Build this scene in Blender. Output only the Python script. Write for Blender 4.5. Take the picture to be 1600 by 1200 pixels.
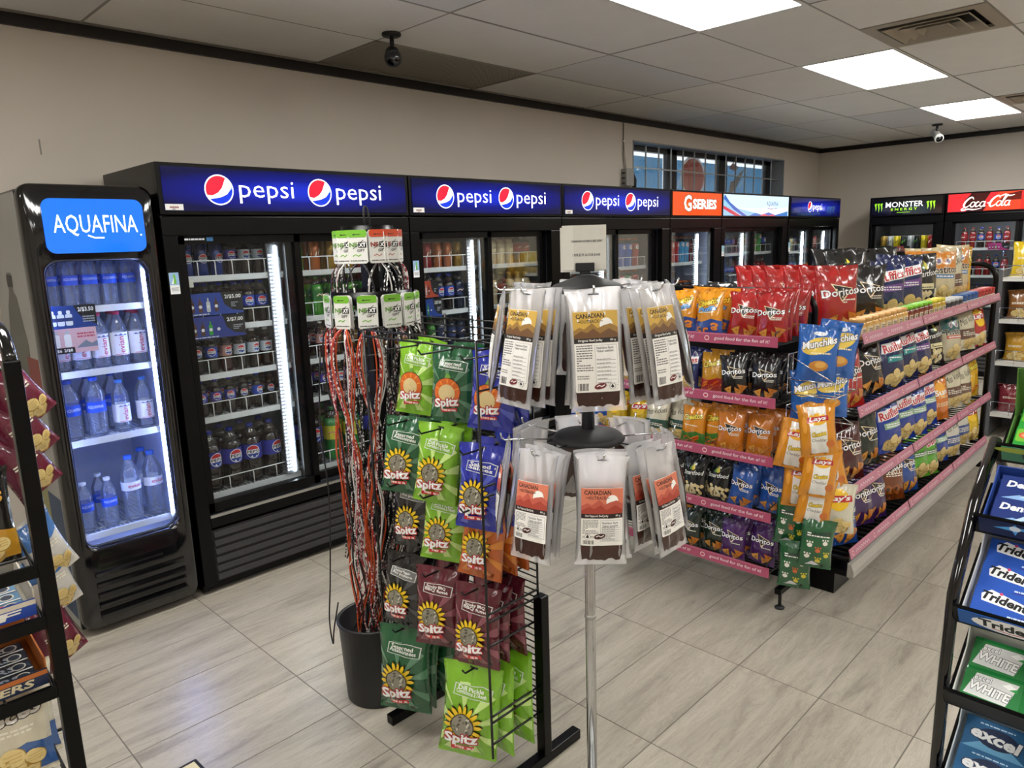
import bpy, bmesh, math, random
from mathutils import Vector, Matrix, noise
for o in list(bpy.data.objects): bpy.data.objects.remove(o)
SC = bpy.context.scene
COL = SC.collection
R = math.radians
PI = math.pi
# ------------------------------------------------------------------ camera
F_PX, H_CAM = 1129.8, 1.635
YAW, PITCH, ROLL = R(44.9003), R(10.9936), R(-1.8383)
fw = Vector((math.cos(PITCH)*math.cos(YAW), math.cos(PITCH)*math.sin(YAW), -math.sin(PITCH)))
rt0 = Vector((math.sin(YAW), -math.cos(YAW), 0)); up0 = rt0.cross(fw)
rt = rt0*math.cos(ROLL)+up0*math.sin(ROLL); up = up0*math.cos(ROLL)-rt0*math.sin(ROLL)
CAM = Vector((0, 0, H_CAM))
cd = bpy.data.cameras.new('camera'); cam = bpy.data.objects.new('camera', cd); COL.objects.link(cam)
m = Matrix((rt, up, -fw)).transposed().to_4x4(); m.translation = CAM
cam.matrix_world = m
cd.sensor_width = 36; cd.lens = F_PX/1600*36; cd.clip_start = .02
SC.camera = cam
def on(px, py, ax, v):            # pixel -> point on the plane axis = v
    d = fw+rt*((px-800)/F_PX)-up*((py-600)/F_PX)
    return CAM+d*((v-CAM[ax])/d[ax])
# ------------------------------------------------------------------ world, exposure
w = bpy.data.worlds.new('world'); SC.world = w; w.use_nodes = True
w.node_tree.nodes['Background'].inputs[0].default_value = (.9, .95, 1, 1)
w.node_tree.nodes['Background'].inputs[1].default_value = 1.3
vs = SC.view_settings
vs.view_transform = 'Standard'; vs.look = 'None'; vs.gamma = 1; vs.use_curve_mapping = False
vs.exposure = 0.6
PANEL = 13                       # strength of the ceiling light panels
try: SC.cycles.transparent_max_bounces = 40
except Exception: pass
# ------------------------------------------------------------------ materials
def lin(h):
    h = h.lstrip('#'); c = [int(h[i:i+2], 16)/255 for i in (0, 2, 4)]
    return tuple(x/12.92 if x <= .04045 else ((x+.055)/1.055)**2.4 for x in c)+(1,)
MATS = {}
def mat(key, hex=None, rough=.5, metal=0, emit=0, var=.06, scale=30, bump=0, bscale=200, coat=0, spec=.5):
    if key in MATS: return MATS[key]
    hex = hex or key
    m = bpy.data.materials.new(key); m.use_nodes = True; N = m.node_tree.nodes; L = m.node_tree.links
    b = N['Principled BSDF']; c = lin(hex)
    if var:
        tc = N.new('ShaderNodeTexCoord'); no = N.new('ShaderNodeTexNoise'); no.inputs['Scale'].default_value = scale
        L.new(tc.outputs['Object'], no.inputs['Vector'])
        mx = N.new('ShaderNodeMix'); mx.data_type = 'RGBA'
        mx.inputs[6].default_value = tuple(x*(1-var) for x in c[:3])+(1,)
        mx.inputs[7].default_value = tuple(min(1, x*(1+var)) for x in c[:3])+(1,)
        L.new(no.outputs['Fac'], mx.inputs[0]); L.new(mx.outputs[2], b.inputs['Base Color'])
        if emit: L.new(mx.outputs[2], b.inputs['Emission Color'])
    else:
        b.inputs['Base Color'].default_value = c
        if emit: b.inputs['Emission Color'].default_value = c
    b.inputs['Roughness'].default_value = rough; b.inputs['Metallic'].default_value = metal
    b.inputs['Specular IOR Level'].default_value = spec
    b.inputs['Coat Weight'].default_value = coat; b.inputs['Coat Roughness'].default_value = .06
    if emit: b.inputs['Emission Strength'].default_value = emit
    if bump:
        tc = N.new('ShaderNodeTexCoord'); no = N.new('ShaderNodeTexNoise'); no.inputs['Scale'].default_value = bscale; no.inputs['Detail'].default_value = 4
        L.new(tc.outputs['Object'], no.inputs['Vector'])
        bp = N.new('ShaderNodeBump'); bp.inputs['Strength'].default_value = bump; bp.inputs['Distance'].default_value = .004 if bscale > 30 else .007
        L.new(no.outputs['Fac'], bp.inputs['Height']); L.new(bp.outputs[0], b.inputs['Normal'])
    MATS[key] = m
    return m
def clear(key, tint='ffffff', milk=.06, milkcol='ffffff', rough=.04, f0=.06, f1=.75, lit=False):
    """thin clear plastic or glass: see-through, with fresnel gloss and a little body colour"""
    if key in MATS: return MATS[key]
    m = bpy.data.materials.new(key); m.use_nodes = True; N = m.node_tree.nodes; L = m.node_tree.links
    N.remove(N['Principled BSDF']); out = N['Material Output']
    tr = N.new('ShaderNodeBsdfTransparent'); tr.inputs[0].default_value = lin(tint)
    df = N.new('ShaderNodeBsdfDiffuse'); df.inputs[0].default_value = lin(milkcol)
    if lit:
        tl = N.new('ShaderNodeBsdfTranslucent'); tl.inputs[0].default_value = lin(milkcol); ad = N.new('ShaderNodeAddShader'); L.new(df.outputs[0], ad.inputs[0]); L.new(tl.outputs[0], ad.inputs[1]); df = ad
    gl = N.new('ShaderNodeBsdfGlossy'); gl.inputs['Roughness'].default_value = rough
    a = N.new('ShaderNodeMixShader'); a.inputs[0].default_value = milk
    L.new(tr.outputs[0], a.inputs[1]); L.new(df.outputs[0], a.inputs[2])
    lw = N.new('ShaderNodeFresnel'); lw.inputs[0].default_value = 1.45
    mr = N.new('ShaderNodeMapRange'); mr.inputs[3].default_value = f0; mr.inputs[4].default_value = f1
    mr.inputs[1].default_value = .03
    L.new(lw.outputs[0], mr.inputs[0])
    c = N.new('ShaderNodeMixShader'); L.new(mr.outputs[0], c.inputs[0]); L.new(a.outputs[0], c.inputs[1]); L.new(gl.outputs[0], c.inputs[2])
    L.new(c.outputs[0], out.inputs[0]); MATS[key] = m
    return m
def ink(h): return mat('ink_'+h, h, .55, var=.05, scale=60)
INKMODE = ['ink']
def foil(h): return mat('foil_'+h, h, .24, var=.14, scale=14, coat=.8, bump=.7, bscale=24)
def bagink(h): return mat('bagink_'+h, h, .28, var=.06, scale=30, coat=.8, bump=.7, bscale=24)
def glow(h, s=1.0): return mat('glow_%s_%.2f' % (h, s), h, .12, emit=s, var=.03, coat=.5)
def A(k):                        # short material spec used by prints: 'e1.2:ffffff' glows, otherwise ink
    if isinstance(k, str):
        if k in MATS: return MATS[k]
        if k[0] == 'e' and ':' in k: s, h = k[1:].split(':'); return glow(h, float(s)*.66)
        return bagink(k) if INKMODE[0] == 'bag' else ink(k)
    return k
BLACK = mat('black_enamel', '050506', .28, var=.2, scale=8, bump=.05, bscale=300, spec=.2)
BLACKG = mat('black_gloss', '08080a', .12, coat=.5, var=.2)
BLACKM = mat('black_matt', '121214', .6, var=.15)
WIREB = mat('black_wire', '0a0a0b', .35, var=.1)
WHITEW = mat('white_wire', 'e6e8ea', .4)
CHROME = mat('chrome', 'c8c9cc', .12, 1, var=.03)
STEEL = mat('brushed_steel', 'b9b9b6', .35, .9, var=.05)
GLASS = clear('door_glass', 'fafcfc', .003, 'cfd8e0', .01, .012, .5)
# ------------------------------------------------------------------ mesh builder
class MB:
    def __init__(s): s.v = []; s.f = []; s.m = []; s.mats = []; s.smooth = []
    def mi(s, mt):
        if mt not in s.mats: s.mats.append(mt)
        return s.mats.index(mt)
    def add(s, vs, fs, mt, smooth=False):
        b = len(s.v); s.v += [tuple(v) for v in vs]; k = s.mi(mt)
        for f in fs: s.f.append([b+i for i in f]); s.m.append(k); s.smooth.append(smooth)
    def box(s, x0, x1, y0, y1, z0, z1, mt, M=None):
        vs = [Vector((x, y, z)) for x in (x0, x1) for y in (y0, y1) for z in (z0, z1)]
        if M: vs = [M @ v for v in vs]
        s.add(vs, [(0, 1, 3, 2), (4, 6, 7, 5), (0, 4, 5, 1), (2, 3, 7, 6), (0, 2, 6, 4), (1, 5, 7, 3)], mt)
    def rbox(s, x0, x1, y0, y1, z0, z1, mt, b=.006):
        """box with chamfered edges"""
        bm = bmesh.new(); bmesh.ops.create_cube(bm, size=1)
        bmesh.ops.transform(bm, matrix=Matrix.Translation(((x0+x1)/2, (y0+y1)/2, (z0+z1)/2)) @ Matrix.Diagonal((x1-x0, y1-y0, z1-z0, 1)), verts=bm.verts)
        bmesh.ops.bevel(bm, geom=bm.edges[:], offset=b, segments=2, affect='EDGES', profile=.6)
        s.bm(bm, mt)
    def bm(s, bm, mt, smooth=False):
        bm.verts.index_update(); s.add([v.co[:] for v in bm.verts], [[v.index for v in f.verts] for f in bm.faces], mt, smooth); bm.free()
    def tube(s, pts, r, mt, n=6, cap=True):
        pts = [Vector(p) for p in pts]; rings = []; prev = None
        for i, p in enumerate(pts):
            t = (pts[min(i+1, len(pts)-1)]-pts[max(i-1, 0)])
            t = t.normalized() if t.length > 1e-9 else Vector((0, 0, 1))
            if prev is None: a = t.orthogonal().normalized()
            else:
                a = prev-t*prev.dot(t)
                a = a.normalized() if a.length > 1e-6 else t.orthogonal().normalized()
            prev = a; b = t.cross(a); rr = r[i] if isinstance(r, (list, tuple)) else r
            rings.append([p+(a*math.cos(2*PI*k/n)+b*math.sin(2*PI*k/n))*rr for k in range(n)])
        vs = [v for g in rings for v in g]; fs = []
        for i in range(len(pts)-1):
            for k in range(n): fs.append((i*n+k, i*n+(k+1) % n, (i+1)*n+(k+1) % n, (i+1)*n+k))
        if cap: fs += [tuple(range(n-1, -1, -1)), tuple((len(pts)-1)*n+k for k in range(n))]
        s.add(vs, fs, mt, n > 4)
    def lathe(s, prof, mt, n=20, c=(0, 0, 0), cap=True, a0=0, a1=2*PI):
        """prof: (r, z) pairs bottom to top"""
        full = abs(a1-a0-2*PI) < 1e-6; k_ = n if full else n+1
        vs = [(c[0]+r*math.cos(a0+(a1-a0)*k/n), c[1]+r*math.sin(a0+(a1-a0)*k/n), c[2]+z) for r, z in prof for k in range(k_)]
        fs = []
        for i in range(len(prof)-1):
            for k in range(n): fs.append((i*k_+k, i*k_+(k+1) % k_, (i+1)*k_+(k+1) % k_, (i+1)*k_+k))
        if cap and full: fs += [tuple(range(n-1, -1, -1)), tuple((len(prof)-1)*k_+k for k in range(n))]
        s.add(vs, fs, mt, True)
    def prism(s, poly, y0, y1, mt, axis='y'):
        """extrude a 2-D polygon (x, z) along y, or another axis"""
        n = len(poly)
        def P(a, b, t): return (a, t, b) if axis == 'y' else ((t, a, b) if axis == 'x' else (a, b, t))
        vs = [P(a, b, y0) for a, b in poly]+[P(a, b, y1) for a, b in poly]
        s.add(vs, [tuple(range(n)), tuple(range(2*n-1, n-1, -1))]+[(i, i+n, (i+1) % n+n, (i+1) % n) for i in range(n)], mt)
    def mesh(s, name):
        me = bpy.data.meshes.new(name); me.from_pydata(s.v, [], s.f)
        for mt in s.mats: me.materials.append(mt)
        me.polygons.foreach_set('material_index', s.m); me.polygons.foreach_set('use_smooth', s.smooth); me.update()
        return me
    def build(s, name, parent=None, **k): return link(name, s.mesh(name), parent, **k)
def link(name, data, parent=None, loc=None, rot=None, label=None, cat=None, group=None, kind=None):
    o = bpy.data.objects.new(name, data); COL.objects.link(o)
    if parent: o.parent = parent
    if loc is not None: o.location = loc
    if rot is not None: o.rotation_euler = rot
    return tag(o, label, cat, group, kind)
def tag(o, label=None, cat=None, group=None, kind=None):
    if label: o['label'] = label
    if cat: o['category'] = cat
    if group: o['group'] = group
    if kind: o['kind'] = kind
    return o
def thing(name, label, cat, loc=(0, 0, 0), rz=0, group=None):
    return link(name, None, None, loc, (0, 0, rz), label, cat, group)
def copy_tree(o, parent=None):
    c = o.copy(); COL.objects.link(c); c.parent = parent
    for ch in KIDS.get(o.name, []): copy_tree(ch, c)
    return c
KIDS = {}
def remember(o):                 # note a prototype's children once, so that copies are quick
    KIDS[o.name] = [c for c in bpy.data.objects if c.parent == o]
    for c in KIDS[o.name]: remember(c)
    return o
def boxpart(name, parent, x0, x1, y0, y1, z0, z1, mt, b=0, **k):
    q = MB()
    (q.rbox(x0, x1, y0, y1, z0, z1, mt, b) if b else q.box(x0, x1, y0, y1, z0, z1, mt))
    return q.build(name, parent, **k)
# ------------------------------------------------------------------ flat print: 2-D shapes laid on a surface
TX = {}
def glyphs(s, off=0.0, shear=0.0):
    k = (s, round(off, 4), shear)
    if k in TX: return TX[k]
    cu = bpy.data.curves.new('t', 'FONT'); cu.body = s; cu.resolution_u = 2; cu.offset = off; cu.shear = shear; cu.fill_mode = 'FRONT'
    ob = bpy.data.objects.new('t', cu); COL.objects.link(ob)
    dg = bpy.context.evaluated_depsgraph_get(); me = ob.evaluated_get(dg).to_mesh()
    vs = [(v.co.x, v.co.y) for v in me.vertices]; fs = [tuple(p.vertices) for p in me.polygons]
    ob.evaluated_get(dg).to_mesh_clear(); bpy.data.objects.remove(ob); bpy.data.curves.remove(cu)
    TX[k] = (vs, fs); return TX[k]
class Art:
    def __init__(s): s.it = []
    def poly(s, pts, c): s.it.append(([tuple(p) for p in pts], [tuple(range(len(pts)))], c)); return s
    def rect(s, x0, y0, x1, y1, c): return s.poly([(x0, y0), (x1, y0), (x1, y1), (x0, y1)], c)
    def rrect(s, x0, y0, x1, y1, r, c, n=5):
        p = []
        for cx, cy, a in ((x1-r, y0+r, -90), (x1-r, y1-r, 0), (x0+r, y1-r, 90), (x0+r, y0+r, 180)):
            p += [(cx+r*math.cos(R(a+90*k/n)), cy+r*math.sin(R(a+90*k/n))) for k in range(n+1)]
        return s.poly(p, c)
    def ell(s, cx, cy, rx, ry, c, n=20, rot=0):
        return s.poly([(cx+rx*math.cos(2*PI*k/n)*math.cos(rot)-ry*math.sin(2*PI*k/n)*math.sin(rot), cy+rx*math.cos(2*PI*k/n)*math.sin(rot)+ry*math.sin(2*PI*k/n)*math.cos(rot)) for k in range(n)], c)
    def line(s, pts, wd, c):
        pts = [Vector(p) for p in pts]; n = len(pts); Lp = []; Rp = []
        for i, p in enumerate(pts):
            t = (pts[min(i+1, n-1)]-pts[max(i-1, 0)]).normalized(); q = Vector((-t.y, t.x))*(wd[i] if isinstance(wd, (list, tuple)) else wd)/2
            Lp.append(p+q); Rp.append(p-q)
        vs = [tuple(v) for v in Lp+Rp]
        s.it.append((vs, [(i, n+i, n+i+1, i+1) for i in range(n-1)], c)); return s
    def text(s, t, cx, cy, wd, ht=None, c='ffffff', out=None, bold=.0, rot=0, shear=0, ow=.05):
        if not t: return s
        vs, fs = glyphs(t, bold, shear)
        x0 = min(v[0] for v in vs); x1 = max(v[0] for v in vs); y0 = min(v[1] for v in vs); y1 = max(v[1] for v in vs)
        sx = wd/(x1-x0); sy = sx if ht is None else ht/(y1-y0)
        mx, my = (x0+x1)/2, (y0+y1)/2; cr, sr = math.cos(rot), math.sin(rot)
        def T(V): return [(cx+((x-mx)*sx)*cr-((y-my)*sy)*sr, cy+((x-mx)*sx)*sr+((y-my)*sy)*cr) for x, y in V]
        if out:
            v2, f2 = glyphs(t, bold+ow, shear); s.it.append((T(v2), f2, out))
        s.it.append((T(vs), fs, c)); return s
    def greek(s, x0, y0, x1, y1, n, c, seed=1, wd=.55):
        """rows of tiny print too small to read"""
        rnd = random.Random(seed); h = (y1-y0)/n
        for i in range(n):
            x = x0; y = y1-h*(i+.5)
            while x < x1-.02*(x1-x0):
                l = (x1-x0)*rnd.uniform(.06, .2); e = min(x1, x+l)
                s.rect(x, y-h*wd/2, e, y+h*wd/2, c); x = e+(x1-x0)*.03
                if rnd.random() < .05: break
        return s
    def merge(s, o, dx=0, dy=0, sc=1):
        for vs, fs, c in o.it: s.it.append(([(x*sc+dx, y*sc+dy) for x, y in vs], fs, c))
        return s
    def mesh(s, name, mp, xs=(), ys=(), base=.0005, eps=.00012):
        bm = bmesh.new(); mats = []; boxes = []; s.lays = []
        for vs, fs, c in s.it:                       # a shape lies one layer above whatever it overlaps
            bx = (min(v[0] for v in vs), max(v[0] for v in vs), min(v[1] for v in vs), max(v[1] for v in vs))
            s.lays.append(1+max([l for l, b in zip(s.lays, boxes) if b[0] < bx[1] and bx[0] < b[1] and b[2] < bx[3] and bx[2] < b[3]], default=-1)); boxes.append(bx)
        for i, (vs, fs, c) in enumerate(s.it):
            mt = A(c)
            if mt not in mats: mats.append(mt)
            k = mats.index(mt); z = base+eps*s.lays[i]
            bv = [bm.verts.new((x, y, z)) for x, y in vs]
            for f in fs:
                try: fc = bm.faces.new([bv[j] for j in f])
                except ValueError: continue
                fc.material_index = k; fc.smooth = True
        if xs or ys: bmesh.ops.triangulate(bm, faces=[f for f in bm.faces if len(f.verts) > 4], ngon_method='EAR_CLIP')
        for cuts, no in ((xs, (1, 0, 0)), (ys, (0, 1, 0))):
            for q in cuts:
                bmesh.ops.bisect_plane(bm, geom=bm.verts[:]+bm.edges[:]+bm.faces[:], plane_co=(q*no[0], q*no[1], 0), plane_no=no, dist=1e-7)
        bmesh.ops.delete(bm, geom=[v for v in bm.verts if not v.link_faces], context='VERTS')
        for v in bm.verts:
            p, n = mp(v.co.x, v.co.y); v.co = p+n*v.co.z
        me = bpy.data.meshes.new(name); bm.to_mesh(me); bm.free()
        for mt in mats: me.materials.append(mt)
        return me
def smooth(P, n=4):                # Catmull-Rom through the points
    P = [Vector(p) for p in P]; out = []
    for i in range(len(P)-1):
        a, b, c, d = P[max(i-1, 0)], P[i], P[i+1], P[min(i+2, len(P)-1)]
        for k in range(n):
            t = k/n; out.append(.5*(2*b+(c-a)*t+(2*a-5*b+4*c-d)*t*t+(3*b-a-3*c+d)*t**3))
    return out+[P[-1]]
def flat(o=(0, 0, 0), ex=(1, 0, 0), ey=(0, 0, 1)):
    """maps print x,y onto a plane; the outward side is ex x ey"""
    o, ex, ey = Vector(o), Vector(ex), Vector(ey); n = ex.cross(ey)
    return lambda x, y: (o+ex*x+ey*y, n)
def tube_map(r, z0=0):
    """wrap print round a cylinder; x = 0 faces -Y"""
    def f(x, y):
        a = x/r-PI/2; n = Vector((math.cos(a), math.sin(a), 0)); return n*r+Vector((0, 0, z0+y)), n
    return f
# ================================================================== the room
CZ, YW, XB = 2.735, 4.10, 10.05         # ceiling height, cooler wall, back wall
X0, Y0 = -3.85, -3.2                    # the walls behind the camera
def tile_mat():
    m = bpy.data.materials.new('veined_porcelain'); m.use_nodes = True; N = m.node_tree.nodes; L = m.node_tree.links; b = N['Principled BSDF']
    tc = N.new('ShaderNodeTexCoord'); oi = N.new('ShaderNodeObjectInfo')
    mul = N.new('ShaderNodeVectorMath'); mul.operation = 'SCALE'; mul.inputs[3].default_value = 37
    cmb = N.new('ShaderNodeCombineXYZ'); L.new(oi.outputs['Random'], cmb.inputs[0]); L.new(oi.outputs['Random'], cmb.inputs[1]); L.new(cmb.outputs[0], mul.inputs[0])
    add = N.new('ShaderNodeVectorMath'); L.new(tc.outputs['Object'], add.inputs[0]); L.new(mul.outputs[0], add.inputs[1])
    mp = N.new('ShaderNodeMapping'); mp.inputs['Rotation'].default_value = (0, 0, R(-14)); mp.inputs['Scale'].default_value = (.7, 5.0, 1)
    L.new(add.outputs[0], mp.inputs[0])
    n1 = N.new('ShaderNodeTexNoise'); n1.inputs['Scale'].default_value = 2.2; n1.inputs['Detail'].default_value = 9; n1.inputs['Roughness'].default_value = .62; n1.inputs['Distortion'].default_value = 1.0
    L.new(mp.outputs[0], n1.inputs['Vector'])
    cr = N.new('ShaderNodeValToRGB'); e = cr.color_ramp.elements
    e[0].position = .30; e[0].color = lin('8d867a'); e[1].position = .72; e[1].color = lin('b9b2a4')
    q = cr.color_ramp.elements.new(.44); q.color = lin('a69f92'); q = cr.color_ramp.elements.new(.56); q.color = lin('b0a99b')
    L.new(n1.outputs['Fac'], cr.inputs[0])
    n2 = N.new('ShaderNodeTexNoise'); n2.inputs['Scale'].default_value = 3.5; n2.inputs['Detail'].default_value = 12; n2.inputs['Roughness'].default_value = .8; n2.inputs['Distortion'].default_value = 2
    L.new(mp.outputs[0], n2.inputs['Vector'])
    c2 = N.new('ShaderNodeValToRGB'); e = c2.color_ramp.elements; e[0].position = .475; e[0].color = (1, 1, 1, 1); e[1].position = .525; e[1].color = (1, 1, 1, 1)
    q = c2.color_ramp.elements.new(.5); q.color = (.72, .70, .68, 1)
    L.new(n2.outputs['Fac'], c2.inputs[0])
    mx = N.new('ShaderNodeMix'); mx.data_type = 'RGBA'; mx.blend_type = 'MULTIPLY'; mx.inputs[0].default_value = .8
    L.new(cr.outputs[0], mx.inputs[6]); L.new(c2.outputs[0], mx.inputs[7]); L.new(mx.outputs[2], b.inputs['Base Color'])
    b.inputs['Roughness'].default_value = .33; b.inputs['Specular IOR Level'].default_value = .38
    return m
TILE = tile_mat()
GROUT = mat('grout', '6f6a62', .8, var=.15)
fl = boxpart('floor', None, X0, XB, Y0, YW, -.06, -.0015, GROUT, kind='structure', label='pale veined stone tile floor')
TXP, TYP, TXO, TYO = .6015, .3095, .595, .578
def tile_mesh(a, b, h=.006):
    q = MB(); q.rbox(-a/2, a/2, -b/2, b/2, -h, 0, TILE, .0012); return q.mesh('tile')
TM = tile_mesh(TXP-.004, TYP-.004)
cells = []
i0, i1 = int((X0-TXO)/TXP)-1, int((XB-TXO)/TXP)+1; j0, j1 = int((Y0-TYO)/TYP)-1, int((YW-TYO)/TYP)+1
for i in range(i0, i1+1):
    for j in range(j0, j1+1):
        cells.append((TXO+i*TXP, TXO+(i+1)*TXP, TYO+j*TYP, TYO+(j+1)*TYP))
rest = MB(); near = []
for a, b, c, d in cells:
    if b <= X0+.01 or a >= XB-.01 or d <= Y0+.01 or c >= YW-.01: continue
    cx, cy = (a+b)/2, (c+d)/2
    full = a >= X0 and b <= XB and c >= Y0 and d <= YW
    v = Vector((cx, cy, 0))-CAM; dep = v.dot(fw)
    seen = dep > .8 and abs(v.dot(rt)/dep) < .85 and abs(v.dot(up)/dep) < .75 and cy < 3.75
    if full and seen: near.append((dep, cx, cy))
    else: rest.box(max(a, X0)+.002, min(b, XB)-.002, max(c, Y0)+.002, min(d, YW)-.002, -.006, 0, TILE)
near.sort()
for k, (_, cx, cy) in enumerate(near):
    if k < 298: link('tile', TM, fl, (cx, cy, 0))
    else: rest.box(cx-TXP/2+.002, cx+TXP/2-.002, cy-TYP/2+.002, cy+TYP/2-.002, -.006, 0, TILE)
rest.build('tiles_beyond', fl, kind='stuff')
# walls -----------------------------------------------------------
WALL = mat('warm_grey_paint', 'cbc2b6', .7, var=.05, scale=2.5, bump=.08, bscale=120)
WX0, WX1, WZ0, WZ1 = 5.80, 9.0, 1.62, 2.54
q = MB()
q.box(X0, WX0, YW, YW+.2, 0, CZ+.09, WALL); q.box(WX1, XB+.2, YW, YW+.2, 0, CZ+.09, WALL)
q.box(WX0, WX1, YW, YW+.2, 0, WZ0, WALL); q.box(WX0, WX1, YW, YW+.2, WZ1, CZ+.09, WALL)
wl = q.build('wall_left', None, kind='structure', label='warm grey painted wall behind the drinks coolers')
boxpart('wall_mark', wl, .99, .997, YW-.001, YW, 2.12, 2.19, ink('8d867c'))
boxpart('wall_back', None, XB, XB+.2, Y0, YW, 0, CZ+.09, WALL, kind='structure', label='grey painted end wall')
boxpart('wall_right', None, X0, XB, Y0-.2, Y0, 0, CZ+.09, WALL, kind='structure', label='grey painted side wall')
boxpart('wall_front', None, X0-.2, X0, Y0-.2, YW+.2, 0, CZ+.09, WALL, kind='structure', label='grey painted wall behind the till')
TRIM = mat('dark_wood_trim', '17120f', .45, var=.4, scale=12)
boxpart('trim_1', None, X0, XB, YW-.022, YW, 2.682, CZ, TRIM, kind='structure', label='dark wood trim along the top of the cooler wall')
boxpart('trim_2', None, XB-.022, XB, Y0, YW-.022, 2.682, CZ, TRIM, kind='structure', label='dark wood trim along the top of the end wall')
# ceiling ---------------------------------------------------------
CT = mat('ceiling_tile_board', 'e4e2dd', .9, var=.05, scale=4, bump=.5, bscale=260)
CT2 = mat('ceiling_tile_grey', 'd8d8d8', .9, var=.05, scale=4, bump=.5, bscale=260)
GRID = mat('ceiling_grid_metal', '8f8c86', .5)
ce = boxpart('ceiling', None, X0, XB, Y0, YW, CZ+.03, CZ+.09, mat('ceiling_void', '7d7a75', .9), kind='structure', label='suspended ceiling of speckled tiles')
CXP, CYP, CXO, CYO = 1.27, .605, 2.50, 1.02
LIGHTS = {(0, 1), (2, 1), (4, 1), (-2, 1), (-4, 1), (-2, -4), (0, -4), (2, -4), (4, -4), (-4, -4)}
GR = MB(); cache = {}
for i in range(-6, 7):
    for j in range(-8, 7):
        a, b, c, d = CXO+i*CXP, CXO+(i+1)*CXP, CYO+j*CYP, CYO+(j+1)*CYP
        a, b, c, d = max(a, X0), min(b, XB-.022), max(c, Y0), min(d, YW-.022)
        if b-a < .05 or d-c < .05 or (i, j) in LIGHTS or (i, j) == (0, 4): continue
        if (i, j) in ((1, 0), (4, 0)):     # half of this bay is an air diffuser
            if i == 1: b -= .605
            else: a += .605
        k = (round(b-a, 3), round(d-c, 3), (i+j*3) % 5 == 0)
        if k not in cache:
            q = MB(); q.rbox(-k[0]/2+.006, k[0]/2-.006, -k[1]/2+.006, k[1]/2-.006, 0, .018, CT2 if k[2] else CT, .002); cache[k] = q.mesh('ceiling_tile')
        link('ceiling_tile', cache[k], ce, ((a+b)/2, (c+d)/2, CZ+random.Random(i*31+j).uniform(0, .003)))
for i in range(-6, 8):
    x = CXO+i*CXP
    if X0 < x < XB: GR.box(x-.006, x+.006, Y0, YW-.022, CZ+.001, CZ+.02, GRID)
for j in range(-8, 7):
    y = CYO+j*CYP
    if Y0 < y < YW: GR.box(X0, XB-.022, y-.006, y+.006, CZ+.0012, CZ+.02, GRID)
GR.build('ceiling_grid', ce)
LENS = None
def lens_mat():
    m = bpy.data.materials.new('light_lens'); m.use_nodes = True; N = m.node_tree.nodes; L = m.node_tree.links; N.remove(N['Principled BSDF'])
    em = N.new('ShaderNodeEmission'); em.inputs[0].default_value = (1, .985, .94, 1)
    tc = N.new('ShaderNodeTexCoord'); no = N.new('ShaderNodeTexNoise'); no.inputs['Scale'].default_value = 40
    mr = N.new('ShaderNodeMapRange'); mr.inputs[3].default_value = PANEL*.95; mr.inputs[4].default_value = PANEL*1.05
    L.new(tc.outputs['Object'], no.inputs['Vector']); L.new(no.outputs['Fac'], mr.inputs[0]); L.new(mr.outputs[0], em.inputs[1]); L.new(em.outputs[0], N['Material Output'].inputs[0])
    return m
LENS = lens_mat()
q = MB(); q.box(-CXP/2+.03, CXP/2-.03, -CYP/2+.022, CYP/2-.022, .004, .012, LENS); LME = q.mesh('lens')
q = MB(); W_ = mat('light_frame_white', 'd8d6d0', .4)
for a, b, c, d in ((-CXP/2, CXP/2, -CYP/2, -CYP/2+.022), (-CXP/2, CXP/2, CYP/2-.022, CYP/2), (-CXP/2, -CXP/2+.03, -CYP/2, CYP/2), (CXP/2-.03, CXP/2, -CYP/2, CYP/2)): q.box(a, b, c, d, -.002, .026, W_)
LFR = q.mesh('frame')
LAB = {(0, 1): 'large fluorescent ceiling panel above the hanging-packet stands', (2, 1): 'bright ceiling light panel beside the wide air diffuser', (4, 1): 'bright ceiling light panel above the security camera'}
for i, j in sorted(LIGHTS):
    cx, cy = CXO+(i+.5)*CXP, CYO+(j+.5)*CYP
    if cx-CXP/2 < X0 or cy-CYP/2 < Y0 or cx+CXP/2 > XB: continue
    t = thing('ceiling_light', LAB.get((i, j), 'ceiling light panel over the counter side of the shop'), 'ceiling light', (cx, cy, CZ), 0, 'fluorescent ceiling panels')
    link('lens', LME, t); link('frame', LFR, t)
# return-air grille, diffusers, cameras ---------------------------
def perforated():
    m = mat('perforated_grille', '6a665e', .6, .2)
    N = m.node_tree.nodes; L = m.node_tree.links
    tc = N.new('ShaderNodeTexCoord'); ck = N.new('ShaderNodeTexChecker'); ck.inputs['Scale'].default_value = 150; ck.inputs[1].default_value = lin('a39d90'); ck.inputs[2].default_value = lin('5f5a50')
    L.new(tc.outputs['Object'], ck.inputs['Vector']); L.new(ck.outputs[0], N['Principled BSDF'].inputs['Base Color'])
    return m
t = thing('return_air_grille', 'brown perforated return-air panel set in the ceiling', 'vent', (CXO+CXP/2, CYO+4.5*CYP, CZ))
boxpart('panel', t, -CXP/2+.01, CXP/2-.01, -CYP/2+.01, CYP/2-.022, .002, .01, perforated())
q = MB(); g_ = mat('grille_frame', '8b867c', .5)
for a, b, c, d in ((-CXP/2, CXP/2, -CYP/2, -CYP/2+.012), (-CXP/2, CXP/2, CYP/2-.022, CYP/2-.01), (-CXP/2, -CXP/2+.014, -CYP/2, CYP/2-.01), (CXP/2-.014, CXP/2, -CYP/2, CYP/2-.01)): q.box(a, b, c, d, -.003, .012, g_)
q.build('frame', t)
DIF = mat('diffuser_enamel', 'a39a8a', .5); DARK = mat('duct_dark', '14120f', .8)
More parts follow.
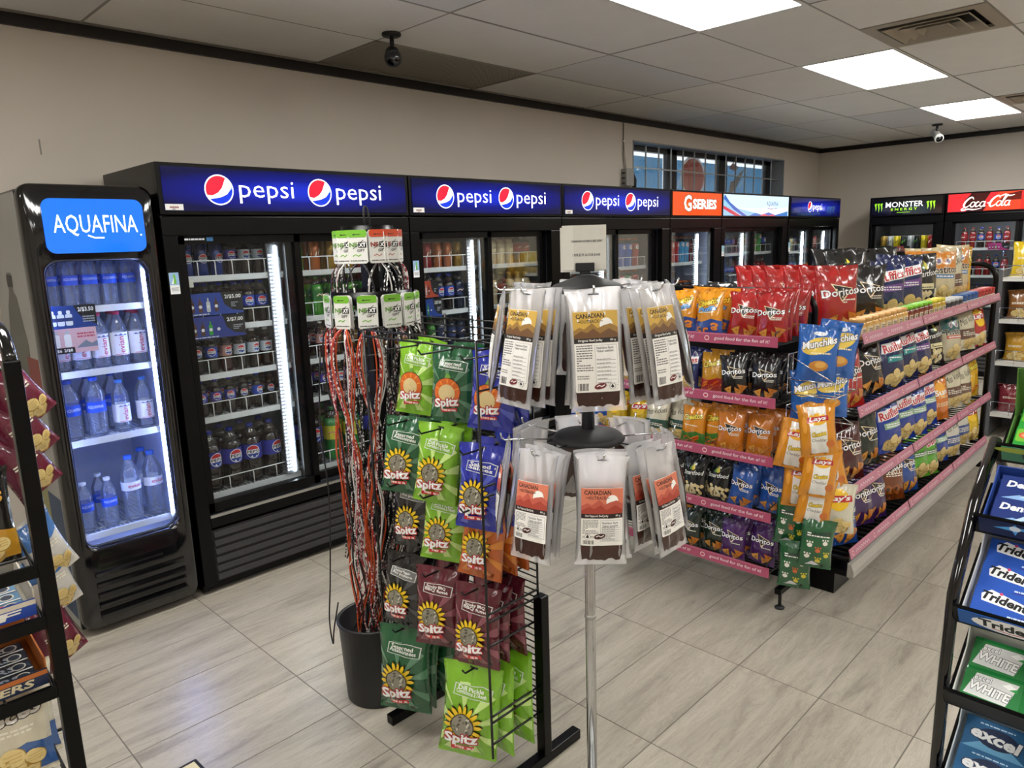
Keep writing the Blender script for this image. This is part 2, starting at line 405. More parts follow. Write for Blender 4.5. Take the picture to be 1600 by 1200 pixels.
def diffuser(cx, cy, lab):
    t = thing('air_diffuser', lab, 'vent', (cx, cy, CZ), 0, 'square ceiling diffusers')
    boxpart('duct', t, -.25, .25, -.25, .25, .03, .06, DARK)
    q = MB()                                                 # flat outer frame
    for a, b, c, d in ((-.30, .30, -.30, -.235), (-.30, .30, .235, .30), (-.30, -.235, -.235, .235), (.235, .30, -.235, .235)): q.box(a, b, c, d, -.004, .012, DIF)
    q.build('frame', t)
    for r0, r1 in ((.215, .165), (.15, .10), (.085, .05)):   # nested sloping cones
        q = MB(); vs = []; z0, z1 = -.012, .028
        for r, z in ((r0, z0), (r1, z1), (r1-.004, z1), (r0-.004, z0-.003)): vs += [(-r, -r, z), (r, -r, z), (r, r, z), (-r, r, z)]
        fs = [(a*4+k, a*4+(k+1) % 4, ((a+1) % 4)*4+(k+1) % 4, ((a+1) % 4)*4+k) for a in range(4) for k in range(4)]
        q.add(vs, fs, DIF); q.build('cone', t)
diffuser(CXO+2*CXP-.3025, CYO+.5*CYP, 'square metal air diffuser beside the ceiling light panels')
diffuser(CXO+4*CXP+.3025, CYO+.5*CYP, 'square air diffuser beside the farthest ceiling light panel')
def seccam(x, y, lab, body, aim):
    t = thing('security_camera', lab, 'camera', (x, y, CZ))
    q = MB(); q.lathe([(.045, -.016), (.05, -.012), (.05, 0)], BLACKM, 18); q.tube([(0, 0, -.012), (0, 0, -.05), (.0, 0, -.075)], .012, BLACKM, 8); q.build('mount', t)
    M = Matrix.Translation((0, 0, -.11)) @ aim.to_track_quat('Z', 'Y').to_matrix().to_4x4()
    q = MB(); q.lathe([(.03, -.08), (.038, -.07), (.038, .05), (.044, .055), (.044, .085), (.036, .085)], body, 18); me = q.mesh('housing'); me.transform(M); link('housing', me, t)
    q = MB(); q.lathe([(.034, .084), (.034, .088)], BLACKG, 18); q.lathe([(.013, .089), (.011, .094)], mat('lens_dark', '202630', .05, coat=1), 12); me = q.mesh('lens_window'); me.transform(M); link('lens_window', me, t)
seccam(2.48, 3.28, 'black bullet security camera hanging beside the brown return-air panel', BLACKM, Vector((-2.2, -3.0, -1.5)).normalized())
seccam(8.94, 2.41, 'pale bullet security camera below the farthest light panel', mat('camera_white', 'c9c9c6', .4), Vector((-.7, -.55, -.6)).normalized())
# window ----------------------------------------------------------
FRW = mat('window_frame_dark', '17181a', .4)
wn = thing('window_1', 'high three-pane window with steel bars above the coolers', 'window'); del wn['category']; tag(wn, kind='structure')
REV = mat('window_reveal', '8b8e90', .6)
q = MB(); D0, D1 = YW, YW+.2
q.box(WX0, WX0+.012, D0-.004, D1, WZ0, WZ1, REV); q.box(WX1-.012, WX1, D0-.004, D1, WZ0, WZ1, REV); q.box(WX0, WX1, D0-.004, D1, WZ1-.012, WZ1, REV); q.box(WX0, WX1, D0-.004, D1, WZ0, WZ0+.012, REV)
q.build('reveal', wn)
q = MB()
panes = [(5.86, 6.62), (6.80, 7.68), (7.86, 8.82)]
yg = YW+.15
q.box(WX0, WX1, yg, yg+.05, WZ1-.06, WZ1-.012, FRW); q.box(WX0, WX1, yg, yg+.05, WZ0+.012, WZ0+.06, FRW)
for a, b in ((WX0+.012, 5.86), (6.62, 6.80), (7.68, 7.86), (8.82, WX1-.012)): q.box(a, b, yg, yg+.05, WZ0+.012, WZ1-.012, FRW)
q.build('window_frame', wn)
POSTER = mat('poster_back', '7496aa', .6, var=.08, scale=5)   # daylight passes through the poster
_n = POSTER.node_tree.nodes; _t = _n.new('ShaderNodeBsdfTranslucent'); _t.inputs[0].default_value = lin('7496aa'); _a = _n.new('ShaderNodeAddShader')
POSTER.node_tree.links.new(_n['Principled BSDF'].outputs[0], _a.inputs[0]); POSTER.node_tree.links.new(_t.outputs[0], _a.inputs[1]); POSTER.node_tree.links.new(_a.outputs[0], _n['Material Output'].inputs[0])
for k, (a, b) in enumerate(panes):
    boxpart('pane', wn, a, b, yg+.02, yg+.026, WZ0+.06, WZ1-.06, GLASS)
    po = boxpart('window_poster', wn, a, b-.035, yg+.034, yg+.037, WZ0+.06, WZ1-.10, POSTER, label='blue poster facing the street, seen from behind')
    ar = Art()
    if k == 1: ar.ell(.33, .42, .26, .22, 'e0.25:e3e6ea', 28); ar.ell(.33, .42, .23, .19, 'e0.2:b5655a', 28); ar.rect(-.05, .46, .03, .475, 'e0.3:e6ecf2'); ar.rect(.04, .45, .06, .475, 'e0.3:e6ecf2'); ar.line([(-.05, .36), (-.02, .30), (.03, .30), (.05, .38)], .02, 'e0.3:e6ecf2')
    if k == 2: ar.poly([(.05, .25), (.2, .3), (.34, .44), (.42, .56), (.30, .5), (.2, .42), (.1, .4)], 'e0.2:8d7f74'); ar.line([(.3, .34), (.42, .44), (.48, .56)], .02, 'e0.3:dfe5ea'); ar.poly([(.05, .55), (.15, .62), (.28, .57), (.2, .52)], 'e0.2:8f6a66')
    if ar.it: link('poster_print', ar.mesh('poster_print', flat((a+.05, yg+.0335, 1.86))), po)  # print is made to glow, in place of daylight from behind
q = MB(); BAR = mat('bar_steel', 'a8a8a4', .4, .5)
x = WX0+.1
while x < WX1-.05:
    q.box(x-.006, x+.006, YW+.07, YW+.082, WZ0+.012, WZ1-.012, BAR); x += .224
for z in (1.85, 2.31): q.box(WX0+.012, WX1-.012, YW+.066, YW+.078, z-.006, z+.006, BAR)
q.build('security_bars', wn)
# junction box and wires beside the window
t = thing('junction_box', 'small grey electrical box with hanging wires beside the window', 'electrical box', (5.69, YW, 2.2))
boxpart('box', t, -.07, .05, -.06, 0, -.08, .075, mat('box_grey', '8f8d88', .5), .006)
for k in range(3):
    q = MB(); q.lathe([(.016, 0), (.018, .006), (.010, .012)], BLACKM, 10, (-.075, -.03, -.06+.045*k)); q.build('socket', t)
q = MB(); q.tube([(.06, -.03, .03), (.07, -.05, -.02), (.065, -.05, -.1)], .02, BLACKM, 8)
q.build('plug', t)
cc = mat('wire_grey', '7e7a72', .5)
q = MB(); q.tube([(-.03, -.008, .07), (-.05, -.008, .2), (-.045, -.008, .3), (-.045, -.008, .515)], .004, cc, 6); q.build('wire', t); q = MB(); q.tube([(.0, -.008, .07), (-.03, -.008, .2), (-.04, -.008, .32), (-.038, -.008, .515)], .003, cc, 6)
q.build('wire', t)
boxpart('wire_clip', t, -.055, -.03, -.014, 0, .315, .325, WHITEW)
# ================================================================== bottles and cans (one prototype per kind, then copies)
CLEARB = clear('clear_bottle', 'f6faff', .09, 'dfeaff', .05, .06, .9, True)
CLEARN = clear('clear_neck', 'cfc6bd', .10, '8a7a70', .05, .10, .9)
def liq(h): return mat('drink_'+h, h, .08, var=.1, coat=.8)
def globe(ar, cx, cy, r, g='', words=None):
    """round red, white and blue badge with a wave"""
    c = lambda a, k=1: (cx+r*k*math.cos(R(a)), cy+r*k*math.sin(R(a)))
    ar.ell(cx, cy, r*1.1, r*1.1, g+'f4f6fa', 28)
    if words:                                     # newer badge: white band with black word across
        ar.poly([c(a) for a in range(20, 161, 10)], g+'c8202c'); ar.poly([c(a) for a in range(200, 341, 10)], g+'143a9a')
        ar.text(words, cx, cy, r*1.9, r*.5, g+'101018', bold=.02)
    else:
        red = [c(a) for a in range(58, 206, 8)]+[(cx-.55*r, cy-.42*r), (cx-.1*r, cy-.2*r), (cx+.22*r, cy+.15*r), (cx+.38*r, cy+.5*r)]
        blue = [c(a) for a in range(222, 377, 8)]+[(cx+.82*r, cy-.02*r), (cx+.55*r, cy-.32*r), (cx+.1*r, cy-.52*r), (cx-.4*r, cy-.62*r)]
        ar.poly(red, g+'e01a32'); ar.poly(blue, g+'0a2fc0')
        ar.poly([(cx+.55*r, cy+.7*r), (cx+.85*r, cy+.45*r), (cx+.95*r, cy+.1*r), (cx+.6*r, cy-.2*r), (cx+.75*r, cy+.2*r)], g+'b9dcf4')
def bottle(name, h, r, drink, cap, label=None, art=None, shape='soda', lab=(.38, .66), fill=.86):
    """prototype bottle standing at the origin: body, cap and label are parts; kept far out of the shop until placed"""
    P = {'soda': [(.70, 0), (.93, .012), (1, .04), (.97, .16), (.90, .26), (.97, .36), (1, .42), (1, .64), (.97, .70), (.80, .80), (.50, .885), (.36, .925), (.36, .95)],
         'water': [(.72, 0), (.95, .015), (1, .05), (.93, .09), (1, .13), (.93, .17), (1, .21), (.93, .26), (1, .31), (1, .58), (.94, .62), (1, .68), (.90, .76), (.62, .86), (.40, .92), (.38, .95)],
         'big': [(.75, 0), (.95, .012), (1, .04), (.99, .2), (.93, .28), (.99, .34), (1, .60), (.97, .70), (.82, .80), (.50, .885), (.30, .93), (.28, .955)],
         'sport': [(.8, 0), (.97, .015), (1, .05), (.95, .12), (1, .2), (.93, .34), (.90, .42), (.97, .5), (1, .58), (1, .74), (.9, .82), (.62, .88), (.60, .93)],
         'can': [(.80, 0), (1, .04), (1, .93), (.84, .985), (.84, 1), (.76, .985)]}[shape]
    q = MB(); n = 18
    if shape == 'can':
        q.lathe([(a*r, b*h) for a, b in P[:4]], mat('can_'+drink, drink, .25, .35, coat=.4), n, cap=False); q.lathe([(a*r, b*h) for a, b in P[3:]], STEEL, n)
    elif drink is None: q.lathe([(a*r, b*h) for a, b in P], CLEARB, n)
    else:
        lo = [(a*r, b*h) for a, b in P if b <= fill]; hi = [(a*r, b*h) for a, b in P if b >= fill-.07][0:]
        q.lathe(lo+[hi[0]] if hi[0][1] > lo[-1][1] else lo, liq(drink), n); q.lathe([p for p in hi if p[1] >= lo[-1][1]-1e-9], CLEARN, n)
    me = q.mesh(name); root = link(name, me)
    if shape != 'can':
        q = MB(); cr = r*(.62 if shape == 'sport' else .42 if shape != 'big' else .34); ch = h*.058
        q.lathe([(cr, .945*h), (cr*1.02, .95*h), (cr*1.02, .945*h+ch*.9), (cr*.9, .945*h+ch)], mat('cap_'+cap, cap, .4), 14); q.build('cap', root)
    if label or art:
        q = MB(); z0, z1 = lab[0]*h, lab[1]*h
        if label:
            q.lathe([(r*1.012, z0), (r*1.015, (z0+z1)/2), (r*1.012, z1)], A(label) if label not in MATS else MATS[label], n, cap=False)
            lb = q.build('label', root)
        else: lb = root
        if art: link('label_print', art.mesh('label_print', tube_map(r*1.016), [r*k*.35 for k in range(-5, 6)], base=.0006), lb)
    root['cat_'] = 'can' if shape == 'can' else 'bottle'
    remember(root)
    return root
PROTO = []
def P_(root, desc): root['desc_'] = desc; PROTO.append(root); return root
def soda(name, h, r, drink, cap, lab, word, desc, c='f4f6fa', shape='soda', badge='globe', L=(.40, .66)):
    a = Art(); zc = (L[0]+L[1])/2*h
    if badge == 'globe': globe(a, 0, zc, r*.62, '', word)
    elif not word: a.line([(-r*.7, zc-.006), (-r*.2, zc+.006), (r*.2, zc-.002), (r*.7, zc+.008)], .008, badge); a.line([(-r*.7, zc-.006), (-r*.2, zc+.006), (r*.2, zc-.002), (r*.7, zc+.008)], .005, c)
    else: a.text(word, 0, zc, r*1.7, (L[1]-L[0])*h*.45, c, badge, .03, R(8), .2)
    return P_(bottle(name, h, r, drink, cap, lab, a, shape, L), desc)
COLA = '1c0f0b'
B = {}
B['cola'] = soda('cola_bottle', .225, .034, COLA, '1a2f9a', '1b3fae', 'PEPSI', 'cola bottle with blue label')
B['colasil'] = soda('diet_cola_bottle', .225, .034, COLA, 'd8dade', 'b9c4d2', 'PEPSI', 'silver-labelled diet cola bottle')
B['colapink'] = soda('cherry_cola_bottle', .225, .034, '3a1512', 'd8dade', 'a87a72', 'PEPSI', 'pink-labelled cola bottle')
B['colapur'] = soda('berry_cola_bottle', .225, .034, COLA, '3b2aa8', '3a2f96', 'PEPSI', 'purple-labelled cola bottle')
B['colablk'] = soda('zero_cola_bottle', .225, .034, COLA, '121214', '14151a', 'PEPSI', 'black-labelled cola bottle')
B['cola2l'] = soda('large_cola_bottle', .32, .054, COLA, '1a2f9a', '2a2f98', 'PEPSI', 'large two-litre cola bottle', shape='big')
B['ginger'] = soda('ginger_ale_bottle', .30, .050, '2d7d3a', '1f6a2e', 'c9c23a', '', 'yellow-labelled ginger ale bottle', 'b0261e', 'big', 'f4f0c0')
B['dew'] = soda('green_soda_bottle', .225, .034, '3f8a2a', '2f7a22', '2f6f2a', '', 'green citrus soda bottle', 'e8f0e0', 'soda', 'b0261e')
B['dewblue'] = soda('dark_soda_bottle', .225, .034, '16203a', '16203a', '1b2a5a', '', 'dark blue soda bottle', 'e8f0e0', 'soda', 'b0261e')
B['root'] = soda('root_beer_bottle', .225, .034, '24120a', '3a2a1a', '6a4a22', '', 'brown root beer bottle', 'f0e4c0', 'soda', '3a1a0a')
B['red'] = soda('red_soda_bottle', .225, .034, '7a1414', '8a1a1a', '9a1a20', '', 'red soda bottle', 'ffffff', 'soda', '3a0606')
B['orange'] = soda('orange_soda_bottle', .225, .034, 'c8601a', 'd06a1a', 'd86a14', '', 'orange soda bottle', 'ffffff', 'soda', '1a3a8a')
B['milk'] = soda('iced_coffee_bottle', .205, .033, 'cdb890', 'c9b070', 'd8c8a0', '', 'pale iced coffee bottle', '5a3a1a', 'soda', 'f4ead0')
B['coffee'] = soda('dark_coffee_bottle', .205, .033, '3a2416', '1a1412', 'a03a2a', '', 'dark iced coffee bottle', 'f4ead0', 'soda', '2a0f0a')
for k, (liqc, capc, d) in {'gred': ('b01f2a', 'd06018', 'red'), 'gblue': ('2a62c0', 'd06018', 'blue'), 'gcool': ('4aa0d8', 'd87a2a', 'pale blue'), 'gyel': ('c8c83a', 'd06018', 'lemon'), 'ggrn': ('3f9a4a', 'd06018', 'green'), 'gorg': ('d8702a', 'd06018', 'orange')}.items():
    a = Art(); a.text('G', 0, .155, .028, .035, 'f4f6fa', '101014', .04); a.poly([(0, .172), (.008, .157), (.002, .157), (.006, .138), (-.007, .159), (-.001, .159)], 'e8641a')
    B[k] = P_(bottle('sports_drink_bottle', .225, .037, liqc, capc, None, a, 'sport'), d+' sports drink bottle')
    B[k].data.name = 'sports_drink_'+k
a = Art(); a.text('AQUAFINA', 0, .118, .062, .014, 'dfeaff')
B['aqua'] = P_(bottle('water_bottle', .225, .033, None, 'dfe6f2', '1f52c8', a, 'water', (.42, .60)), 'blue-labelled water bottle')
a = Art(); a.text('AQUAFINA', 0, .135, .066, .016, 'dfeaff')
B['aqua1l'] = P_(bottle('litre_water_bottle', .262, .040, None, '2a5ad0', '1f52c8', a, 'water', (.42, .60)), 'one-litre blue-capped water bottle')
def evian(name, h, r, cap, desc, L):
    a = Art(); zc = (L[0]+L[1])/2*h; lh = (L[1]-L[0])*h
    a.poly([(-r*.8, zc+lh*.36), (-r*.5, zc+lh*.43), (-r*.25, zc+lh*.37), (.0, zc+lh*.46), (r*.3, zc+lh*.37), (r*.55, zc+lh*.44), (r*.8, zc+lh*.36)], '5a6a9a')
    a.text('evian', 0, zc-lh*.04, lh*.72, r*.62, 'c2475e', bold=.01, rot=R(90)); a.rect(-r*.8, zc-lh*.47, r*.8, zc-lh*.44, 'd88aa0')
    return P_(bottle(name, h, r, None, cap, 'e9eaf0', a, 'water', L), desc)
B['evian'] = evian('mineral_water_bottle', .245, .0375, 'c23a52', 'red-capped mineral water bottle', (.20, .62))
B['evianb'] = evian('mineral_water_bottle', .235, .036, '4a8ae0', 'blue-capped mineral water bottle', (.20, .55))
a = Art(); a.text('evian', 0, .168, .060, .017, 'c2475e', bold=.01)
B['evian1l'] = P_(bottle('tall_mineral_water_bottle', .305, .0415, None, '2f6ae0', 'dfe3ee', a, 'water', (.48, .61)), 'tall narrow-labelled water bottle')
for k, (c1, c2, w_, d) in {'cblue': ('16307a', 'e8eaf0', 'PEPSI', 'dark blue'), 'cred': ('a01f24', 'f0e0c0', 'BRISK', 'red'), 'corg': ('b8632a', 'f4e8d0', 'TEA', 'orange'), 'cgold': ('a8842a', '2a1c0a', 'TEA', 'gold'), 'cgrn': ('4a8a2a', 'f0f4e0', '', 'green'), 'cblk': ('17171a', '5ac02a', 'M', 'black'), 'cwht': ('b8bcc0', '2a2a30', 'M', 'silver'), 'cyel': ('d8c41a', '1a1a1a', 'M', 'yellow')}.items():
    a = Art()
    if w_ == 'PEPSI': globe(a, 0, .085, .02, '', w_)
    else: a.line([(-.016, .07), (-.006, .10), (.004, .085), (.016, .115)], .007, c2)
    B[k] = P_(bottle('tall_can', .158, .031, c1, None, None, a, 'can'), 'tall '+d+' drink can'); B[k].data.name = 'tall_can_'+k
USED = set()
def put(kind, M, label, group, rz=0, s=1):
    p = B[kind]
    if kind in USED: o = copy_tree(p)
    else: o = p; USED.add(kind)
    o.matrix_world = M @ Matrix.Rotation(rz, 4, 'Z') @ Matrix.Diagonal((s, s, s, 1))
    o['label'] = label; o['group'] = group; o['category'] = p['cat_']
    return o
# ================================================================== drinks coolers
def led(s=34, c='eaf6ff'): return mat('led_%s_%.1f' % (c, s), c, .3, emit=s, var=.02)
LIN_D = mat('liner_grey', '6d7078', .5); LIN_L = mat('liner_white', 'c4d0f0', .5); SHELF = mat('shelf_white', 'd3d7da', .45)
def pepsi_sign_mat():
    m = bpy.data.materials.new('blue_lightbox'); m.use_nodes = True; N = m.node_tree.nodes; L = m.node_tree.links; b = N['Principled BSDF']
    tc = N.new('ShaderNodeTexCoord'); mp = N.new('ShaderNodeMapping'); mp.inputs['Location'].default_value = (-.5, 0, -.5)
    L.new(tc.outputs['Generated'], mp.inputs[0])
    sp = N.new('ShaderNodeSeparateXYZ'); L.new(mp.outputs[0], sp.inputs[0])
    ax = N.new('ShaderNodeMath'); ax.operation = 'MULTIPLY'; ax.inputs[1].default_value = 1.05; L.new(sp.outputs[0], ax.inputs[0])
    az = N.new('ShaderNodeMath'); az.operation = 'MULTIPLY'; az.inputs[1].default_value = 1.25; L.new(sp.outputs[2], az.inputs[0])
    p1 = N.new('ShaderNodeMath'); p1.operation = 'POWER'; p1.inputs[1].default_value = 2; L.new(ax.outputs[0], p1.inputs[0])
    p2 = N.new('ShaderNodeMath'); p2.operation = 'POWER'; p2.inputs[1].default_value = 2; L.new(az.outputs[0], p2.inputs[0])
    sm = N.new('ShaderNodeMath'); sm.operation = 'ADD'; L.new(p1.outputs[0], sm.inputs[0]); L.new(p2.outputs[0], sm.inputs[1])
    cr = N.new('ShaderNodeValToRGB'); e = cr.color_ramp.elements; e[0].position = 0; e[0].color = lin('1a35e0'); e[1].position = .42; e[1].color = lin('070a38')
    k = cr.color_ramp.elements.new(.12); k.color = lin('0d1a90')
    L.new(sm.outputs[0], cr.inputs[0]); L.new(cr.outputs[0], b.inputs['Emission Color']); b.inputs['Base Color'].default_value = lin('05072a')
    b.inputs['Emission Strength'].default_value = .62; b.inputs['Roughness'].default_value = .08
    return m
PSIGN = pepsi_sign_mat()
def shelf_unit(parent, name, x0, x1, y0, y1, z, fence=True, fx=None, step=.085, card=None):
    """a white shelf with a front rail; the wire fence is a sub-part"""
    q = MB(); q.box(x0, x1, y0, y0+.012, z-.022, z+.006, SHELF)
    n = int((x1-x0)/.02)
    for k in range(n+1):
        x = x0+(x1-x0)*k/n; q.box(x-.002, x+.002, y0+.012, y1, z-.006, z-.001, SHELF)
    for yy in (y0+.1, y0+.3): q.box(x0, x1, yy, yy+.006, z-.012, z-.006, SHELF)
    sh = q.build(name, parent)
    if fence:
        q = MB(); a, b = fx or (x0+.01, x1-.01); n = max(2, round((b-a)/step)); y = y0+.004
        q.tube([(a, y, z+.075), (b, y, z+.075)], .0028, WHITEW, 6)
        for k in range(n+1):
            x = a+(b-a)*k/n; q.tube([(x, y, z), (x, y, z+.066), (x-.004, y, z+.075)], .0026, WHITEW, 5)
        q.build('shelf_fence', sh)
    return sh
HB = {k: max(max(v.co.z for v in p.data.vertices)*1.06, 0) for k, p in B.items()}; RB = {k: max(v.co.x for v in p.data.vertices)*1.02 for k, p in B.items()}
def fill_row(T, kinds, x0, x1, y, z, where, group, rows=1, rnd=None, dy=.085, maxh=1):
    n = len(kinds)
    for r in range(rows):
        for k, kd in enumerate(kinds):
            if kd is None: continue
            x = x0+(x1-x0)*(k+.5)/n
            put(kd, T @ Matrix.Translation((x, y+r*max(dy, 2.1*RB[kd])+(.02 if B[kd]['desc_'].startswith('large') or 'ginger' in B[kd]['desc_'] else 0), z+.0005)), ('' if r == 0 else 'rear ')+B[kd]['desc_']+' '+where, group, rz=(rnd.uniform(-.35, .35) if rnd else 0), s=min(1, maxh/HB[kd], .96*(x1-x0)/n/(2*RB[kd])))
def grille(parent, x0, x1, z0, z1, n, y=0):
    gm = MB(); gm.box(x0, x1, y+.006, y+.02, z0, z1, BLACKM); g = gm.build('grille', parent)
    for k in range(n):
        z = z0+(z1-z0)*(k+.5)/n; h = (z1-z0)/n*.30
        q = MB(); q.prism([(y-.004, z-h), (y+.007, z-h*1.3), (y+.007, z+h), (y+.001, z+h*.7)], x0+.012, x1-.012, mat('louvre_black', '2b2b2d', .45, var=.1), 'x'); q.build('slat', g)
def slide_cooler(x, W, label, ndoor=2, T=None, sign=None, signmat=None, name='drinks_cooler', D=.68, ledside=(1, 0), lin_m=LIN_D, frame=(.095, .14), gz=(.45, 1.70), tag_=True, ledc='eaf6ff', leds=34, sticker=True):
    T = T or Matrix.Translation((x, 3.36, 0))
    t = thing(name, label, 'drinks cooler'); t.matrix_world = T; H = 2.03
    q = MB()
    q.box(0, .03, .02, D, .02, H, BLACK); q.box(W-.03, W, .02, D, .02, H, BLACK); q.box(.03, W-.03, D-.03, D, .02, H, BLACK)
    q.box(.03, W-.03, .02, D-.03, H-.03, H, BLACK); q.box(.03, W-.03, .03, D-.03, .02, .36, BLACK); q.box(.03, W-.03, .06, D-.03, 1.76, 1.80, BLACK)
    q.build('cabinet', t)
    q = MB(); fl_, fr_ = frame
    q.rbox(0, W, 0, .05, 1.715, 1.80, BLACK, .004); q.rbox(0, fl_-.03, 0, .05, .05, 1.715, BLACK, .004); q.rbox(W-fr_+.03, W, 0, .05, .05, 1.715, BLACK, .004)
    q.rbox(fl_-.03, W-fr_+.03, 0, .05, .335, .385, BLACK, .004); q.box(fl_-.03, W-fr_+.03, -.004, .01, .385, .398, STEEL)
    q.build('front_frame', t)
    q = MB(); q.box(.035, .045, .09, D-.04, .37, 1.76, lin_m); q.box(W-.045, W-.035, .09, D-.04, .37, 1.76, lin_m); q.box(.045, W-.045, D-.05, D-.04, .37, 1.76, lin_m); q.box(.045, W-.045, .09, D-.05, 1.745, 1.755, lin_m); q.box(.045, W-.045, .09, D-.05, .37, .385, lin_m)
    q.build('liner', t)
    q = MB(); q.rbox(0, W, -.006, .03, 1.806, 2.03, BLACK, .004); sf = q.build('sign_frame', t)
    sg = boxpart('sign_panel', sf, .02, W-.02, -.010, -.004, 1.823, 2.013, signmat or PSIGN)
    for sgn in (sign if isinstance(sign, list) else [sign]): link('sign_print', sgn.mesh('sign_print', flat((0, -.0102, 1.823))), sf)
    # doors
    gx0, gx1 = fl_, W-fr_; mid = (gx0+gx1)/2; spans = [(gx0, mid+.02), (mid-.02, gx1)] if ndoor == 2 else [(gx0, gx1)]
    for k, (a, b) in enumerate(spans):
        y0 = .02 if k == 0 else .052; q = MB(); fw_ = .034; z0, z1 = gz[0]-.045, gz[1]+.012
        q.box(a-.03, b+(.0 if ndoor == 2 and k == 0 else .03), y0, y0+.03, z1-.035, z1, BLACK); q.box(a-.03, b+(.0 if ndoor == 2 and k == 0 else .03), y0, y0+.03, z0, z0+.045, BLACK)
        q.box(a-.03, a+.004 if k == 0 else a+.03, y0, y0+.03, z0, z1, BLACK); q.box(b-.034 if ndoor == 2 and k == 0 else b-.004, b+(.0 if ndoor == 2 and k == 0 else .03), y0, y0+.03, z0, z1, BLACK)
        d = q.build('door', t)
        boxpart('glass', d, a, b-.03 if ndoor == 2 and k == 0 else b, y0+.012, y0+.018, z0+.04, z1-.03, GLASS)
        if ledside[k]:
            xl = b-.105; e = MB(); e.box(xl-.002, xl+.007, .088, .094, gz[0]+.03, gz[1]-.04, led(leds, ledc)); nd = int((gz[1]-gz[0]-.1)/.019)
            for i in range(nd):  # glowing dots beside the strip imitate its reflections in the glass
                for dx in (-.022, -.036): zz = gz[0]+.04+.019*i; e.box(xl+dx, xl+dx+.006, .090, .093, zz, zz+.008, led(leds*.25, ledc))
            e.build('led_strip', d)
            boxpart('led_channel', d, xl-.042, xl+.02, .0945, .104, gz[0]+.02, gz[1]-.03, LIN_D)
    if ledside == (0, 0): boxpart('led_strip', t, gx0, gx1, .092, .104, 1.728, 1.74, led(leds, ledc))
    for a, b, n in ((.06, W*.62, 6), (W*.66, W-.05, 6)): grille(t, a, b, .06, .32, n)
    if sticker:
        s = boxpart('sticker', t, .006, .048, -.0015, -.0002, 1.46, 1.555, ink('e6e8ea'))
        ar = Art(); ar.rect(0, .04, .042, .095, '8fb2d8'); ar.poly([(.015, .045), (.03, .045), (.026, .088), (.018, .088)], '6ab03a'); ar.poly([(.008, .045), (.016, .045), (.02, .075)], 'f4f6f8'); ar.greek(.006, .012, .036, .03, 3, '8a8c90', 3)
        link('sticker_print', ar.mesh('sticker_print', flat((.006, -.0016, 1.46))), s)
    if tag_:
        s = boxpart('asset_tag', t, .022, .10, -.0125, -.0105, 1.826, 1.852, ink('e9e9e6'))
        ar = Art(); ar.rrect(.018, .008, .058, .016, .003, 'a07a78'); ar.rect(.03, .002, .042, .005, '6a6a6a'); link('tag_print', ar.mesh('tag_print', flat((.022, -.0126, 1.826))), s)
    return t, T
def pepsi_art(W):
    H = .19; out = []
    for c0, r in ((.20, .062), (.585, .062)):
        a = Art(); out.append(a); cx = W*c0; globe(a, cx, H*.5, r, 'e0.95:'); a.text('pepsi', cx+.235, H*.47, .28, .105, 'e1.25:ffffff', bold=-.004)
    return out
